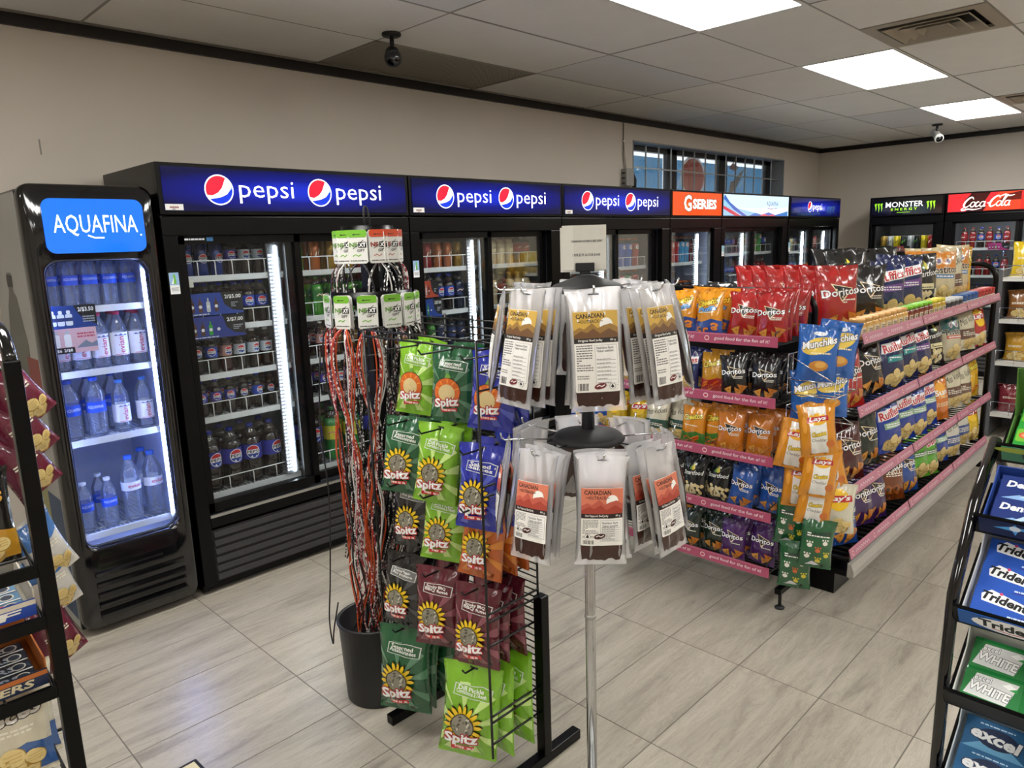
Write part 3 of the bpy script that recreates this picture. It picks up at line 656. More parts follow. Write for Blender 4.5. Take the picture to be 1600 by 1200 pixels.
# -- narrow water cooler -------------------------------------------
def water_cooler():
    x0, x1, H, D = .712, 1.212, 1.925, .62; W = x1-x0
    T = Matrix.Translation((x0, 3.36, 0)); t = thing('narrow_water_cooler', 'tall narrow black water cooler with a glowing blue sign', 'drinks cooler'); t.matrix_world = T
    q = MB(); q.rbox(0, .035, .05, D, .03, H-.02, BLACK, .008); q.rbox(W-.035, W, .05, D, .03, H-.02, BLACK, .008); q.box(.035, W-.035, D-.03, D, .03, H-.02, BLACK); q.box(.035, W-.035, .06, D-.03, H-.1, H-.02, BLACK); q.box(.035, W-.035, .06, D-.03, .03, .36, BLACK)
    q.build('cabinet', t)
    # moulded front: a rounded slab with a rounded opening
    def rr(x0, z0, x1, z1, r, n=6):
        p = []
        for cx, cz, a in ((x1-r, z0+r, -90), (x1-r, z1-r, 0), (x0+r, z1-r, 90), (x0+r, z0+r, 180)): p += [(cx+r*math.cos(R(a+90*k/n)), cz+r*math.sin(R(a+90*k/n))) for k in range(n+1)]
        return p
    outer, inner = rr(0, .03, W, H, .05), rr(.058, .395, W-.055, 1.618, .055)
    q = MB(); n = len(outer)
    for lo, li, y0, y1 in ((outer, inner, .0, .06),):
        rings = [[(x+(W/2-x)*.0, y1, z) for x, z in lo], [(x, y0+.02, z) for x, z in lo], [(x+(.012 if x < W/2 else -.012), y0, z+(.012 if z < H/2 else -.012)) for x, z in lo], [(x+(-.012 if x < W/2 else .012), y0, z+(-.012 if z < 1 else .012)) for x, z in li], [(x, y0+.012, z) for x, z in li], [(x, y1, z) for x, z in li]]
        vs = [v for g in rings for v in g]; fs = [(a*n+k, a*n+(k+1) % n, (a+1)*n+(k+1) % n, (a+1)*n+k) for a in range(5) for k in range(n)]
        q.add(vs, fs, BLACKG, True)
    fr = q.build('front_moulding', t)
    for k in range(5):
        z = .075+.048*k; q = MB(); q.prism([(-.002, z), (-.012, z+.006), (-.010, z+.020), (-.001, z+.026)], .07, W-.06-(.09 if k == 4 else 0), BLACKG, 'x'); q.build('slat', fr)
    sg = MB(); sg.prism(rr(.072, 1.652, W-.052, 1.868, .035), -.006, .0, glow('0f5fd8', .62)); sp = sg.build('sign_panel', t)
    a = Art(); a.text('AQUAFINA', .262, 1.762, .315, .085, 'e1.05:f4faff'); a.line([(.225, 1.722), (.25, 1.712), (.285, 1.712)], .006, 'e1.05:f4faff'); a.ell(.43, 1.722, .004, .004, 'e1.05:cfe4ff', 10)
    link('sign_print', a.mesh('sign_print', flat((0, -.0061, 0))), sp)
    q = MB(); q.box(.036, .046, .08, D-.04, .37, 1.75, LIN_L); q.box(W-.046, W-.036, .08, D-.04, .37, 1.75, LIN_L); q.box(.046, W-.046, D-.05, D-.04, .37, 1.75, LIN_L); q.box(.046, W-.046, .08, D-.05, 1.74, 1.75, LIN_L); q.box(.046, W-.046, .08, D-.05, .37, .385, LIN_L); q.build('liner', t)
    q = MB(); q.prism(rr(.055, .392, W-.052, 1.621, .055), .030, .036, GLASS); q.build('glass', t)
    L = led(105, '93aaff')
    for xa in (.049, W-.062):
        q = MB(); n = 44
        for k in range(n): z = .44+1.14*k/n; q.box(xa, xa+.008, .066, .072, z, z+.017, L)
        st = q.build('led_strip', t); boxpart('led_channel', st, xa-.004, xa+.014, .0725, .08, .42, 1.60, SHELF)
    zs = [1.425, 1.155, .855, .432]
    for z in zs: shelf_unit(t, 'shelf', .05, W-.05, .085, D-.06, z, False)
    # side picture panel
    sp = boxpart('side_panel', t, -.003, 0, .06, D-.01, .04, H-.03, mat('side_print_grey', '8f8f8c', .35, var=.2, scale=3))
    a = Art(); a.rect(.0, 0, .54, .55, '1f3a5a'); a.rect(.05, .2, .20, .95, 'a89a2a'); a.rect(.20, .2, .34, .95, '8a8a5a'); a.poly([(.10, .95), (.40, .95), (.42, 1.2), (.34, 1.4), (.30, 1.42), (.30, 1.5), (.22, 1.5), (.22, 1.42), (.16, 1.35), (.10, 1.2)], '5a5a52'); a.rect(.21, 1.44, .31, 1.49, '161616'); a.rect(.36, .95, .54, 1.15, '7a2a24')
    link('side_print', a.mesh('side_print', flat((-.0031, D-.02, .08), (0, -1, 0), (0, 0, 1))), sp)
    cw = 'in the narrow water cooler'; rnd = random.Random(3)
    g = 'bottles in the narrow water cooler'
    fill_row(T, ['aqua', 'aqua', 'aqua', 'aqua', 'aqua'], .06, W-.06, .16, zs[0], 'on the top shelf '+cw, g, 2, rnd)
    fill_row(T, ['evian']*5, .06, W-.05, .15, zs[1], 'on the second shelf '+cw, g, 2, rnd)
    fill_row(T, ['aqua1l', 'aqua1l', 'evianb', 'evianb'], .055, W-.045, .15, zs[2], 'on the third shelf '+cw, g, 1, rnd)
    fill_row(T, [None, 'aqua1l', 'aqua1l', None], .055, W-.045, .245, zs[2], 'at the back of the third shelf '+cw, g, 1, rnd)
    fill_row(T, ['aqua', 'aqua', 'evian1l', 'evian1l'], .06, W-.05, .16, zs[3], 'on the bottom shelf '+cw, g, 1, rnd)
    fill_row(T, [None, 'aqua', None, 'evian1l'], .05, W-.06, .255, zs[3], 'at the back of the bottom shelf '+cw, g, 1, rnd)
    # price cards hanging from the second shelf rail
    c = boxpart('price_card', t, .052, .235, .072, .0735, 1.345, 1.44, ink('123a86'))
    a = Art(); a.poly([(.10, .095), (.183, .095), (.183, .01), (.14, .03), (.115, .06)], '0c0c10'); a.text('2/$3.50', .145, .075, .06, .02, 'ffffff', bold=.02); a.greek(.13, .02, .175, .05, 3, 'aab0ba', 4)
    for k in range(3): a.rrect(.006+.03*k, .012, .032+.03*k, .06, .006, 'dfe6ee'); a.rect(.006+.03*k, .03, .032+.03*k, .045, '1b2f6a'); a.rrect(.012+.03*k, .06, .026+.03*k, .075, .004, 'eef2f6')
    link('card_print', a.mesh('card_print', flat((.052, .0718, 1.345))), c)
    c = boxpart('price_card', t, .052, .225, .068, .0695, 1.242, 1.345, ink('d8b4c4'))
    a = Art(); a.rect(0, 0, .085, .025, '101014'); a.text('2/$6', .02, .012, .032, .014, 'ffffff', bold=.02); a.text('2/$8', .06, .012, .032, .014, 'ffffff', bold=.02)
    for k in range(2): a.rrect(.008+.042*k, .026, .034+.042*k, .08, .008, 'eceef4'); a.rrect(.014+.042*k, .08, .028+.042*k, .094, .004, 'b8c0d0')
    a.poly([(.09, .02), (.173, .02), (.173, .045), (.15, .035), (.13, .05), (.11, .035)], '7a86a0'); a.greek(.10, .06, .165, .085, 2, 'c0506a', 5)
    link('card_print', a.mesh('card_print', flat((.052, .0678, 1.242))), c)
water_cooler()
def card(parent, x, z, w, h, base, seed, y=.080):
    """promotional price card clipped to a shelf rail"""
    c = boxpart('price_card', parent, x, x+w, y, y+.0015, z, z+h, ink(base)); rnd = random.Random(seed)
    a = Art(); a.poly([(w*.60, h), (w, h), (w, h*.1), (w*.8, h*.18), (w*.66, h*.45)], '0c0c10')
    for k in range(4): cx = w*(.09+.14*k); col = ('5a3426', '5a3426', 'c8ccd2', '4a2a1c') if seed % 2 else ('5a3426', '4a2a1c', '2fa03a', base); a.rrect(cx-w*.035, h*.15, cx+w*.035, h*.62, w*.02, col[k]); a.rect(cx-w*.012, h*.6, cx+w*.012, h*.78, col[k]); a.ell(cx, h*.4, w*.03, w*.03, 'e6e8ee', 10)
    if base in ('1b3f9a', '23368a'): a.text('2/$5.00' if seed % 2 else '2/$7.00', w*.82, h*.78, w*.3, h*.2, 'ffffff', bold=.02)
    a.greek(w*.78, h*.3, w*.96, h*.55, 3, 'aab0ba', seed); a.greek(w*.05, h*.03, w*.5, h*.1, 1, 'dfe6ee', seed)
    link('card_print', a.mesh('card_print', flat((x, y-.0002, z))), c)
# -- three matching blue-signed double coolers ---------------------
rnd = random.Random(11)
def stock(t, T, xs, shelves, where, group, y=.172, rows=2):
    """xs: (x0, x1) of each door; shelves: [(z, [left kinds], [right kinds], fence)]"""
    for i, (z, Lk, Rk, fence) in enumerate(shelves):
        for (a, b), kinds, side in zip(xs, (Lk, Rk), ('left', 'right')):
            shelf_unit(t, 'shelf', a-.01, b+.01, .105, .62, z, fence, step=(b-a)/max(3, len(kinds) or 6))
            if kinds: fill_row(T, kinds, a+.02, b-.05 if side == 'left' else b-.01, y, z, 'on the %s %s shelf of the %s' % (('first', 'second', 'third', 'fourth', 'fifth')[i], side, where), group, rows, rnd, maxh=((shelves[i-1][0] if i else 1.745)-z-.032))
W1 = 1.352
t, T = slide_cooler(1.232, W1, 'double-door cola cooler beside the narrow water cooler', sign=pepsi_art(W1))
stock(t, T, ((.098, .60), (.66, W1-.15)), [
    (1.525, ['cblue', 'cblue', 'cblue', 'colapur', 'colasil', 'colasil'], ['cgrn', 'corg', 'cgold', 'cgold', 'cred'], True),
    (1.285, [None, 'cola', 'cola', 'cola', 'cola', 'cola'], ['dew', 'dew', 'dew', 'dew', 'dew'], True),
    (1.055, ['colablk', 'cola', 'colapink', 'colasil', 'colasil', 'colasil'], ['colasil', 'colapink', 'root', 'root', 'cola'], True),
    (.845, ['colapur', 'colapur', 'colapur', 'colablk', 'cola', 'colablk'], ['colasil', 'colapur', 'colasil', 'cola', 'cola'], True),
    (.462, ['cola2l', 'cola2l', 'cola2l', 'cola2l'], ['cola2l', 'ginger', 'ginger', 'cola2l'], True)],
    'first blue-signed cooler', 'drinks in the first cola cooler')
card(t, .10, 1.345, .27, .105, '1b3f9a', 1); card(t, .10, 1.235, .27, .105, '23368a', 2); boxpart('shelf_ticket', t, .10, .15, .100, .1015, 1.48, 1.515, ink('e2e2dc'))
ar = Art(); ar.greek(0, 0, .09, .014, 1, 'cfd4da', 2); ar.rect(.10, -.002, .13, .016, '2f6aa0'); link('door_badge', ar.mesh('door_badge', flat((.10, .0195, 1.692))), t)
W2 = 1.318
t, T = slide_cooler(2.592, W2, 'double-door cola cooler between two matching blue-signed coolers', sign=pepsi_art(W2))
stock(t, T, ((.098, .585), (.655, W2-.15)), [
    (1.50, ['cred', 'cred', 'corg', 'corg', 'cgold'], ['milk', 'milk', 'milk', 'milk', 'coffee', 'coffee'], True),
    (1.235, ['dewblue', 'dewblue', 'cola', 'cola', 'dewblue'], ['milk', 'milk', 'coffee', 'milk', 'milk', 'milk'], True),
    (.975, ['dew', 'dew', 'dewblue', 'dewblue', 'dewblue'], ['orange', 'red', 'orange', 'red', 'dew', 'dew'], True),
    (.72, ['cola', 'cola', 'root', 'root', 'red'], ['cola', 'colasil', 'cola', 'cola', 'colasil', 'cola'], True),
    (.462, ['cola', 'cola', 'dew', 'dew', 'red'], ['cola', 'cola', 'root', 'root', 'root'], True)], 'middle blue-signed cooler', 'drinks in the middle cola cooler')
card(t, .10, 1.33, .15, .10, 'b8452a', 1); card(t, .10, 1.21, .17, .11, '1b3f9a', 2)
boxpart('shelf_ticket', t, .10, .15, .100, .1015, 1.44, 1.48, ink('e2e2dc'))
W3 = 1.362
t, T = slide_cooler(3.916, W3, 'double-door cola cooler beside the orange-signed sports drink cooler', sign=pepsi_art(W3))
stock(t, T, ((.098, .60), (.66, W3-.20)), [
    (1.42, ['cola', 'cola', 'root', 'root', 'red'], ['gred', 'gblue', 'gblue', 'gblue', 'gred'], True),
    (1.17, ['red', 'red', 'orange', 'orange', 'cola'], ['gorg', 'gred', 'gred', 'ggrn', 'gred'], True),
    (.92, ['cola', 'cola', 'cola', 'dew', 'dew'], ['gblue', 'gblue', 'gyel', 'gyel', 'gred'], True),
    (.68, ['cola', 'cola', 'colasil', 'colasil', 'dew'], ['gblue', 'gcool', 'gyel', 'ggrn', 'gred'], True),
    (.44, ['cola']*5, ['gblue', 'gblue', 'gred', 'gred', 'gorg'], True)], 'third blue-signed cooler', 'drinks in the third cola cooler')
card(t, .68, 1.29, .10, .12, 'e0641a', 2)
# -- orange-signed sports drink cooler -----------------------------
W4 = .842
a = Art(); a.text('G', .25, .10, .12, .135, 'e1.0:f6f2ea', 'e0.6:20100a', .03, ow=.03); a.poly([(.27, .12), (.255, .085), (.27, .085), (.25, .05), (.235, .095), (.252, .095)], 'e1.0:e8641a'); a.text('SERIES', .53, .095, .40, .085, 'e1.0:f6f2ea', 'e0.4:3a1408', .04, ow=.03)
t, T = slide_cooler(5.288, W4, 'single-door sports drink cooler with an orange sign', 1, sign=a, signmat=glow('c8481c', .5), frame=(.05, .15), gz=(.45, 1.705), lin_m=LIN_L, ledside=(1, 0), tag_=False, sticker=False)
for i, (z, kk) in enumerate([(1.42, ['gyel', 'gyel', 'gred', 'gred', 'gcool', 'gcool', 'gred']), (1.03, ['gcool', 'gblue', 'gcool', 'gcool', 'gorg', 'gorg', 'gred']), (.75, ['gblue']*7), (.47, ['gred']*7)]):
    shelf_unit(t, 'shelf', .05, W4-.14, .105, .62, z, True); fill_row(T, kk, .06, W4-.21, .172, z, 'on the %s shelf of the orange-signed cooler' % ('first', 'second', 'third', 'fourth')[i], 'drinks in the sports drink cooler', 2, rnd)
card(t, .06, 1.25, .16, .10, '1b2f7a', 1); card(t, .06, 1.13, .12, .11, 'e0641a', 2)
# -- mountain-signed water cooler ----------------------------------
W5 = 1.372
a = Art(); a.rect(0, 0, W5-.04, .19, 'e0.85:bcdcf0'); a.rect(0, 0, W5-.04, .07, 'e0.85:dcecf6')
a.poly([(0, 0), (0, .16), (.12, .11), (.25, .07), (.42, .05), (.6, .03), (.8, .0)], 'e0.8:7fb2e0'); a.poly([(.0, .15), (.02, .19), (.12, .12), (.3, .05), (.45, .0), (.36, 0), (.2, .05)], 'e0.7:2a5ab0')
a.poly([(.0, .09), (.15, .05), (.33, .0), (.22, 0), (.1, .03), (0, .06)], 'e0.8:b03a4a'); a.poly([(.5, 0), (.62, .03), (.75, .012), (.9, .035), (1.05, .01), (1.2, .03), (1.332, .05), (1.332, 0)], 'e0.75:3a6ab8'); a.poly([(.7, 0), (.8, .02), (.9, .005), (1.0, .015), (1.05, 0)], 'e0.8:c05a6a'); a.poly([(.85, .06), (.95, .085), (1.1, .07), (1.332, .09), (1.332, .05), (1.1, .05)], 'e0.9:f4f8fc')
a.text('AQUAFINA', .985, .115, .25, .05, 'e0.3:20407a'); a.line([(.88, .075), (.95, .068), (1.08, .075)], .006, 'e0.3:20407a')
t, T = slide_cooler(6.142, W5, 'double-door water cooler with a mountain picture sign', sign=a, signmat=glow('bcdcf0', .55), tag_=False, lin_m=LIN_D)
stock(t, T, ((.09, .59), (.66, W5-.14)), [(1.47, ['aqua1l', 'aqua1l', 'aqua1l', 'aqua', 'aqua'], ['ggrn', 'dew', 'dew', 'ggrn', 'cola'], True), (1.19, ['aqua1l']*5, ['red', 'red', 'cola', 'red', 'red'], True), (.90, ['aqua1l']*5, ['milk', 'milk', 'cola', 'cola', 'cola'], True), (.47, ['evian1l']*5, ['cola2l']*4, True)], 'mountain-signed cooler', 'drinks in the mountain-signed cooler', rows=1)
card(t, .10, 1.34, .2, .10, '1b3f7a', 1); card(t, .10, 1.20, .2, .10, '1b3f7a', 1)
# -- corner cooler --------------------------------------------------
W6 = 1.352
a = Art(); globe(a, W6*.36, .10, .052, 'e0.95:'); a.text('pepsi', W6*.36+.20, .093, .24, .09, 'e1.25:ffffff', bold=-.004)
t, T = slide_cooler(7.546, W6, 'double-door cola cooler in the corner by the end wall', sign=a, lin_m=LIN_D, tag_=False, ledside=(1, 1), frame=(.06, .10), gz=(.45, 1.70))
stock(t, T, ((.07, .62), (.66, W6-.11)), [(1.45, ['corg', 'cred', 'aqua', 'cwht', 'cblue'], ['cblue', 'cwht', 'cblue', 'cred', 'cblue'], True), (1.2, ['aqua']*5, ['aqua', 'aqua1l', 'gblue', 'gblue', 'aqua'], True), (.95, ['aqua']*5, ['cola']*5, True), (.7, ['cola']*5, ['cola']*5, True)], 'corner cooler', 'drinks in the corner cooler', rows=1)
card(t, .09, 1.17, .2, .11, 'b8bcc0', 1)
# -- coolers on the end wall ---------------------------------------
def back_T(y): return Matrix.Translation((9.33, y, 0)) @ Matrix.Rotation(-PI/2, 4, 'Z')
def claw(a, cx, cy, s, c):
    for k, (dx, l) in enumerate(((-.55, .8), (0, 1.15), (.55, .95))):
        a.poly([(cx+(dx-.28)*s, cy+.62*s), (cx+(dx+.16)*s, cy+.75*s), (cx+(dx+.10)*s, cy+.2*s), (cx+(dx+.16)*s, cy-.2*s), (cx+dx*s, cy-l*s), (cx+(dx-.06)*s, cy-.3*s), (cx+(dx-.14)*s, cy+.1*s)], c)
W7 = .79
a = Art(); claw(a, .10, .095, .058, 'e0.9:8fd21f'); claw(a, .655, .095, .058, 'e0.9:8fd21f'); a.text('MONSTER', .375, .115, .40, .062, 'e0.95:f4f6f2', bold=.01); a.text('E N E R G Y', .375, .06, .28, .028, 'e0.9:9fe02f', bold=.02); a.rect(.30, .022, .44, .027, 'e0.8:8fd21f')
t, T = slide_cooler(0, W7, 'black energy drink cooler with green claw marks on its sign', 1, T=back_T(3.17), sign=a, signmat=mat('sign_black', '08080a', .12, coat=.6), frame=(.06, .10), gz=(.45, 1.72), tag_=False, sticker=False, ledside=(0, 0), ledc='f4f4ec', leds=22, lin_m=mat('liner_black', '2a2a2c', .5))
shelf_unit(t, 'shelf', .05, W7-.09, .105, .62, 1.42, False); shelf_unit(t, 'shelf', .05, W7-.09, .105, .62, 1.12, False)
fill_row(T, ['cgold', 'cwht', 'cyel', 'cblk', 'cwht', 'cblk', 'cyel', 'cred'], .08, W7-.12, .172, 1.42, 'on the top shelf of the energy drink cooler', 'cans in the energy drink cooler', 2, rnd)
fill_row(T, ['cblk', 'cblk', 'cwht', 'cyel', 'cblk', 'cgrn', 'cyel', 'cred'], .08, W7-.12, .172, 1.12, 'on the second shelf of the energy drink cooler', 'cans in the energy drink cooler', 1, rnd)
card(t, .08, 1.39, .16, .075, '1a2a24', 2); card(t, .27, 1.40, .17, .06, 'a84a44', 1)
def script_cola(a, x0, y0, h, c):
    """flowing script: two big capitals, round small letters, a tail and a ribbon"""
    def P(pts): return [tuple(v) for v in smooth([Vector((x0+h*(x+.30*y), y0+h*y, 0)) for x, y in pts], 5)]
    def S(pts, w0, w1):
        q = P(pts); n = len(q); a.line([(x, y) for x, y, _ in q], [h*(w0+(w1-w0)*math.sin(PI*i/(n-1))) for i in range(n)], c)
    def O(cx, r=.22): S([(cx+r*math.sin(t)*.95, .27+.27*math.cos(t)) for t in [k*PI/5 for k in range(11)]], .07, .11)
    S([(.78, .82), (.62, 1.02), (.36, .98), (.10, .62), (.04, .22), (.22, -.02), (.46, .06), (.66, .28)], .05, .17); O(.88)
    S([(1.46, .44), (1.30, .54), (1.16, .32), (1.24, .04), (1.44, .06), (1.56, .2)], .05, .13); O(1.80); S([(2.02, .54), (1.98, .2), (2.04, .02), (2.16, .10)], .06, .12)
    S([(2.24, .34), (2.48, .40)], .06, .10)
    S([(3.26, .84), (3.10, 1.06), (2.84, 1.0), (2.58, .64), (2.52, .22), (2.70, -.02), (2.96, .06), (3.14, .28)], .05, .18); O(3.36)
    S([(3.64, .36), (3.86, .98), (3.74, 1.08), (3.66, .7), (3.66, .12), (3.76, .0), (3.90, .10)], .05, .12); O(4.10); S([(4.32, .54), (4.28, .2), (4.34, .02), (4.46, .08)], .06, .12)
    S([(.20, -.02), (-.04, -.20), (.10, -.34), (.60, -.22), (1.20, -.30), (1.9, -.16)], .03, .15); S([(3.2, .98), (3.6, 1.16), (4.1, 1.02), (4.5, 1.10)], .03, .14)
W8 = 1.42
a = Art(); a.poly([(.20, 0), (.18, .12), (.24, .19), (.42, .19), (.36, .08), (.40, 0)], 'e0.25:3a0f0c'); a.poly([(.36, 0), (.50, .19), (.70, .19), (.70, 0)], 'e0.7:c43a22'); a.poly([(.5, .1), (.56, .16), (.70, .19), (.70, .1)], 'e0.3:5a1a12')
script_cola(a, .165, .045, .098, 'e1.15:fbf4ea')
a.rect(.715, 0, W8-.04, .19, 'e0.85:dc2a1c'); a.text('enjoy', .95, .10, .20, .055, 'e0.9:f8c8b0')
t, T = slide_cooler(0, W8, 'red-signed double-door cola cooler on the end wall', 2, T=back_T(2.365), sign=a, signmat=glow('c8242a', .52), frame=(.10, .10), gz=(.45, 1.72), tag_=False, sticker=False, ledside=(0, 0), ledc='f4f4ec', leds=22)
red_w = 'of the red-signed cooler'
stock(t, T, ((.105, .66), (.72, W8-.12)), [(1.42, ['red', 'red', 'cola', 'red', 'cola', 'red'], ['colablk']*5, True), (1.12, ['red', 'cola', 'red', 'red', 'cola', 'red'], ['dewblue']*5, True), (.8, ['cola']*6, ['cola']*5, True)], 'red-signed cooler', 'drinks in the red-signed cooler', rows=1)
card(t, .42, 1.40, .2, .075, 'a8287a', 2)
# ================================================================== snack bags: pillow shape + print that follows it
BAGS = {}
def bag_grid(w, h, d, seed, nu, nv, crimp=.05):
    rn = random.Random(seed); ph = [rn.uniform(0, 6.28) for _ in range(6)]
    def f(u, v, side):
        vv = min(1, max(0, (v-crimp)/(1-2*crimp)))
        b = max(0, 1-abs(u)**2.4)**.65*max(0, math.sin(PI*vv))**.55*(1.12-.24*v)
        e = math.sin(PI*vv)**.7 if 0 < vv < 1 else 0
        x = u*w/2*(1-.075*e)+.004*w/.2*math.sin(7*v+ph[0])*(1-e)
        wr = .20*d*math.sin(11*u+ph[1]+3*noise.noise((u*2, v*3, seed)))*(math.exp(-((v-.10)/.10)**2)+math.exp(-((v-.90)/.12)**2))*(1-u*u)
        wr += .22*d*noise.noise((u*2.6+seed, v*3.4, side*7.1))*b**.5
        y = -(d*b+wr)
        if v < crimp or v > 1-crimp: y = -.0008-.0012*math.sin(u*46)
        return Vector((x, y if side == 0 else -y*.9, v*h+.012*h*math.sin(2.3*u+ph[2])*max(0, v-.8)/.2))
    F = [[f(-1+2*i/nu, j/nv, 0) for i in range(nu+1)] for j in range(nv+1)]
    G = [[f(-1+2*i/nu, j/nv, 1) for i in range(nu+1)] for j in range(nv+1)]
    return F, G
def make_bag(key, name, w, h, d, body, art, desc, cat='snack bag', seed=1, nu=14, nv=18, crimp=.05, extra=None):
    F, G = bag_grid(w, h, d, seed, nu, nv, crimp)
    q = MB(); n1 = nu+1
    for Gd, flip in ((F, 0), (G, 1)):
        vs = [p for row in Gd for p in row]; fs = []
        for j in range(nv):
            for i in range(nu):
                c = (j*n1+i, j*n1+i+1, (j+1)*n1+i+1, (j+1)*n1+i); fs.append(c[::-1] if flip else c)
        q.add(vs, fs, body, True)
    bm = bmesh.new(); me = q.mesh(name); bm.from_mesh(me); bmesh.ops.remove_doubles(bm, verts=bm.verts, dist=.0002); bm.to_mesh(me); bm.free()
    root = link(name, me)
    def mp(x, z):
        fu = min(nu-1e-6, max(0, (x/(w/2)+1)/2*nu)); fv = min(nv-1e-6, max(0, z/h*nv)); i, j = int(fu), int(fv); a, b = fu-i, fv-j
        p00, p10, p01, p11 = F[j][i], F[j][i+1], F[j+1][i], F[j+1][i+1]
        p = p00*(1-a)*(1-b)+p10*a*(1-b)+p01*(1-a)*b+p11*a*b
        n = ((p10-p00)*(1-b)+(p11-p01)*b).cross((p01-p00)*(1-a)+(p11-p10)*a)
        return p, n.normalized()
    if art:
        INKMODE[0] = 'bag'
        pm = art.mesh('bag_print', mp, [w*(-.5+k/nu) for k in range(1, nu)], [h*k/nv for k in range(1, nv)], base=.0008, eps=.00028)
        INKMODE[0] = 'ink'; link('bag_print', pm, root)
    if extra: extra(root, mp)
    root['desc_'] = desc; root['cat_'] = cat; remember(root)
    BAGS[key] = dict(root=root, h=h, w=w, d=d, used=False)
    return root
def bag(key, M, where, group, desc=None):
    b = BAGS[key]
    if b['used']: o = copy_tree(b['root'])
    else: o = b['root']; b['used'] = True
    o.matrix_world = M; o['label'] = (desc or b['root']['desc_'])+' '+where; o['group'] = group; o['category'] = b['root']['cat_']
    return o
def bm_at(loc, rz=0, tilt=0, roll=0, s=1, drop=0):
    return Matrix.Translation(loc) @ Matrix.Rotation(rz, 4, 'Z') @ Matrix.Rotation(-tilt, 4, 'X') @ Matrix.Rotation(roll, 4, 'Y') @ Matrix.Diagonal((s, s, s, 1)) @ Matrix.Translation((0, 0, -drop))
def stand(key, loc, rz=0, tilt=0, roll=0, s=1):
    l = Vector(loc); l.z += BAGS[key]['w']/2*s*abs(math.sin(roll))+.0015; return bm_at(l, rz, tilt, roll, s)
def tri(a, cx, cy, s, rot, c, edge=None):
    p = [(cx+s*math.cos(rot+k*2*PI/3), cy+s*math.sin(rot+k*2*PI/3)) for k in range(3)]
    if edge: a.poly([(cx+(x-cx)*1.12, cy+(y-cy)*1.12-.001) for x, y in p], edge)
    a.poly(p, c); a.ell(cx+s*.1, cy+s*.1, s*.18, s*.12, edge or c, 8)
def pic(a, kind, w, h, seed):
    rn = random.Random(seed)
    if kind == 'tri':
        for k, (x, y, r) in enumerate(((-.18, .17, .9), (.14, .13, 2.1), (.30, .22, .3))): tri(a, x*w, y*h, w*.17, r, ('e0a044', 'd8923a', 'c87a2a')[k], '9a5a1a')
    if kind == 'round':
        for x, y, s in ((-.15, .16, .17), (.12, .12, .19), (.02, .26, .15), (.27, .21, .12)):
            a.ell(x*w, y*h, s*w*1.06, s*w*.86, 'b08a3a', 16, rn.uniform(-.5, .5)); a.ell(x*w, y*h+.002, s*w, s*w*.8, 'e8cf8a', 16, rn.uniform(-.5, .5))
            for k in range(3): a.line([(x*w-s*w*.7, y*h+(k-1)*s*w*.3), (x*w+s*w*.7, y*h+(k-1)*s*w*.3+.003)], .0018, 'cfae62')
    if kind == 'puff':
        for k in range(5):
            x, y = rn.uniform(-.3, .3)*w, rn.uniform(.10, .26)*h; p = [(x+w*.1*math.cos(t/5*PI*.9+k), y+w*.07*math.sin(t/5*PI*.9+k)) for t in range(6)]
            a.line(p, w*.075, 'c86a1a'); a.line(p, w*.05, 'f0963a')
    if kind == 'pop':
        for k in range(26):
            x, y = rn.uniform(-.42, .42)*w, rn.uniform(.06, .36)*h; a.ell(x, y, w*.075, w*.06, rn.choice(('efe2b8', 'e2cf98', 'd8c084')), 8, rn.uniform(0, 3))
    if kind == 'crunch':
        for k in range(9):
            x, y = rn.uniform(-.34, .34)*w, rn.uniform(.08, .30)*h; a.line([(x-w*.1, y-w*.03), (x, y+rn.uniform(-.02, .02)*w), (x+w*.1, y+w*.05)], w*.05, rn.choice(('d8641a', 'b8381a', 'e88a2a')))
    if kind == 'pretz':
        for k in range(4): x, y = rn.uniform(-.25, .25)*w, rn.uniform(.1, .25)*h; a.ell(x, y, w*.12, w*.12, 'a85a1a', 14); a.ell(x, y, w*.06, w*.06, '4a1f10', 12)
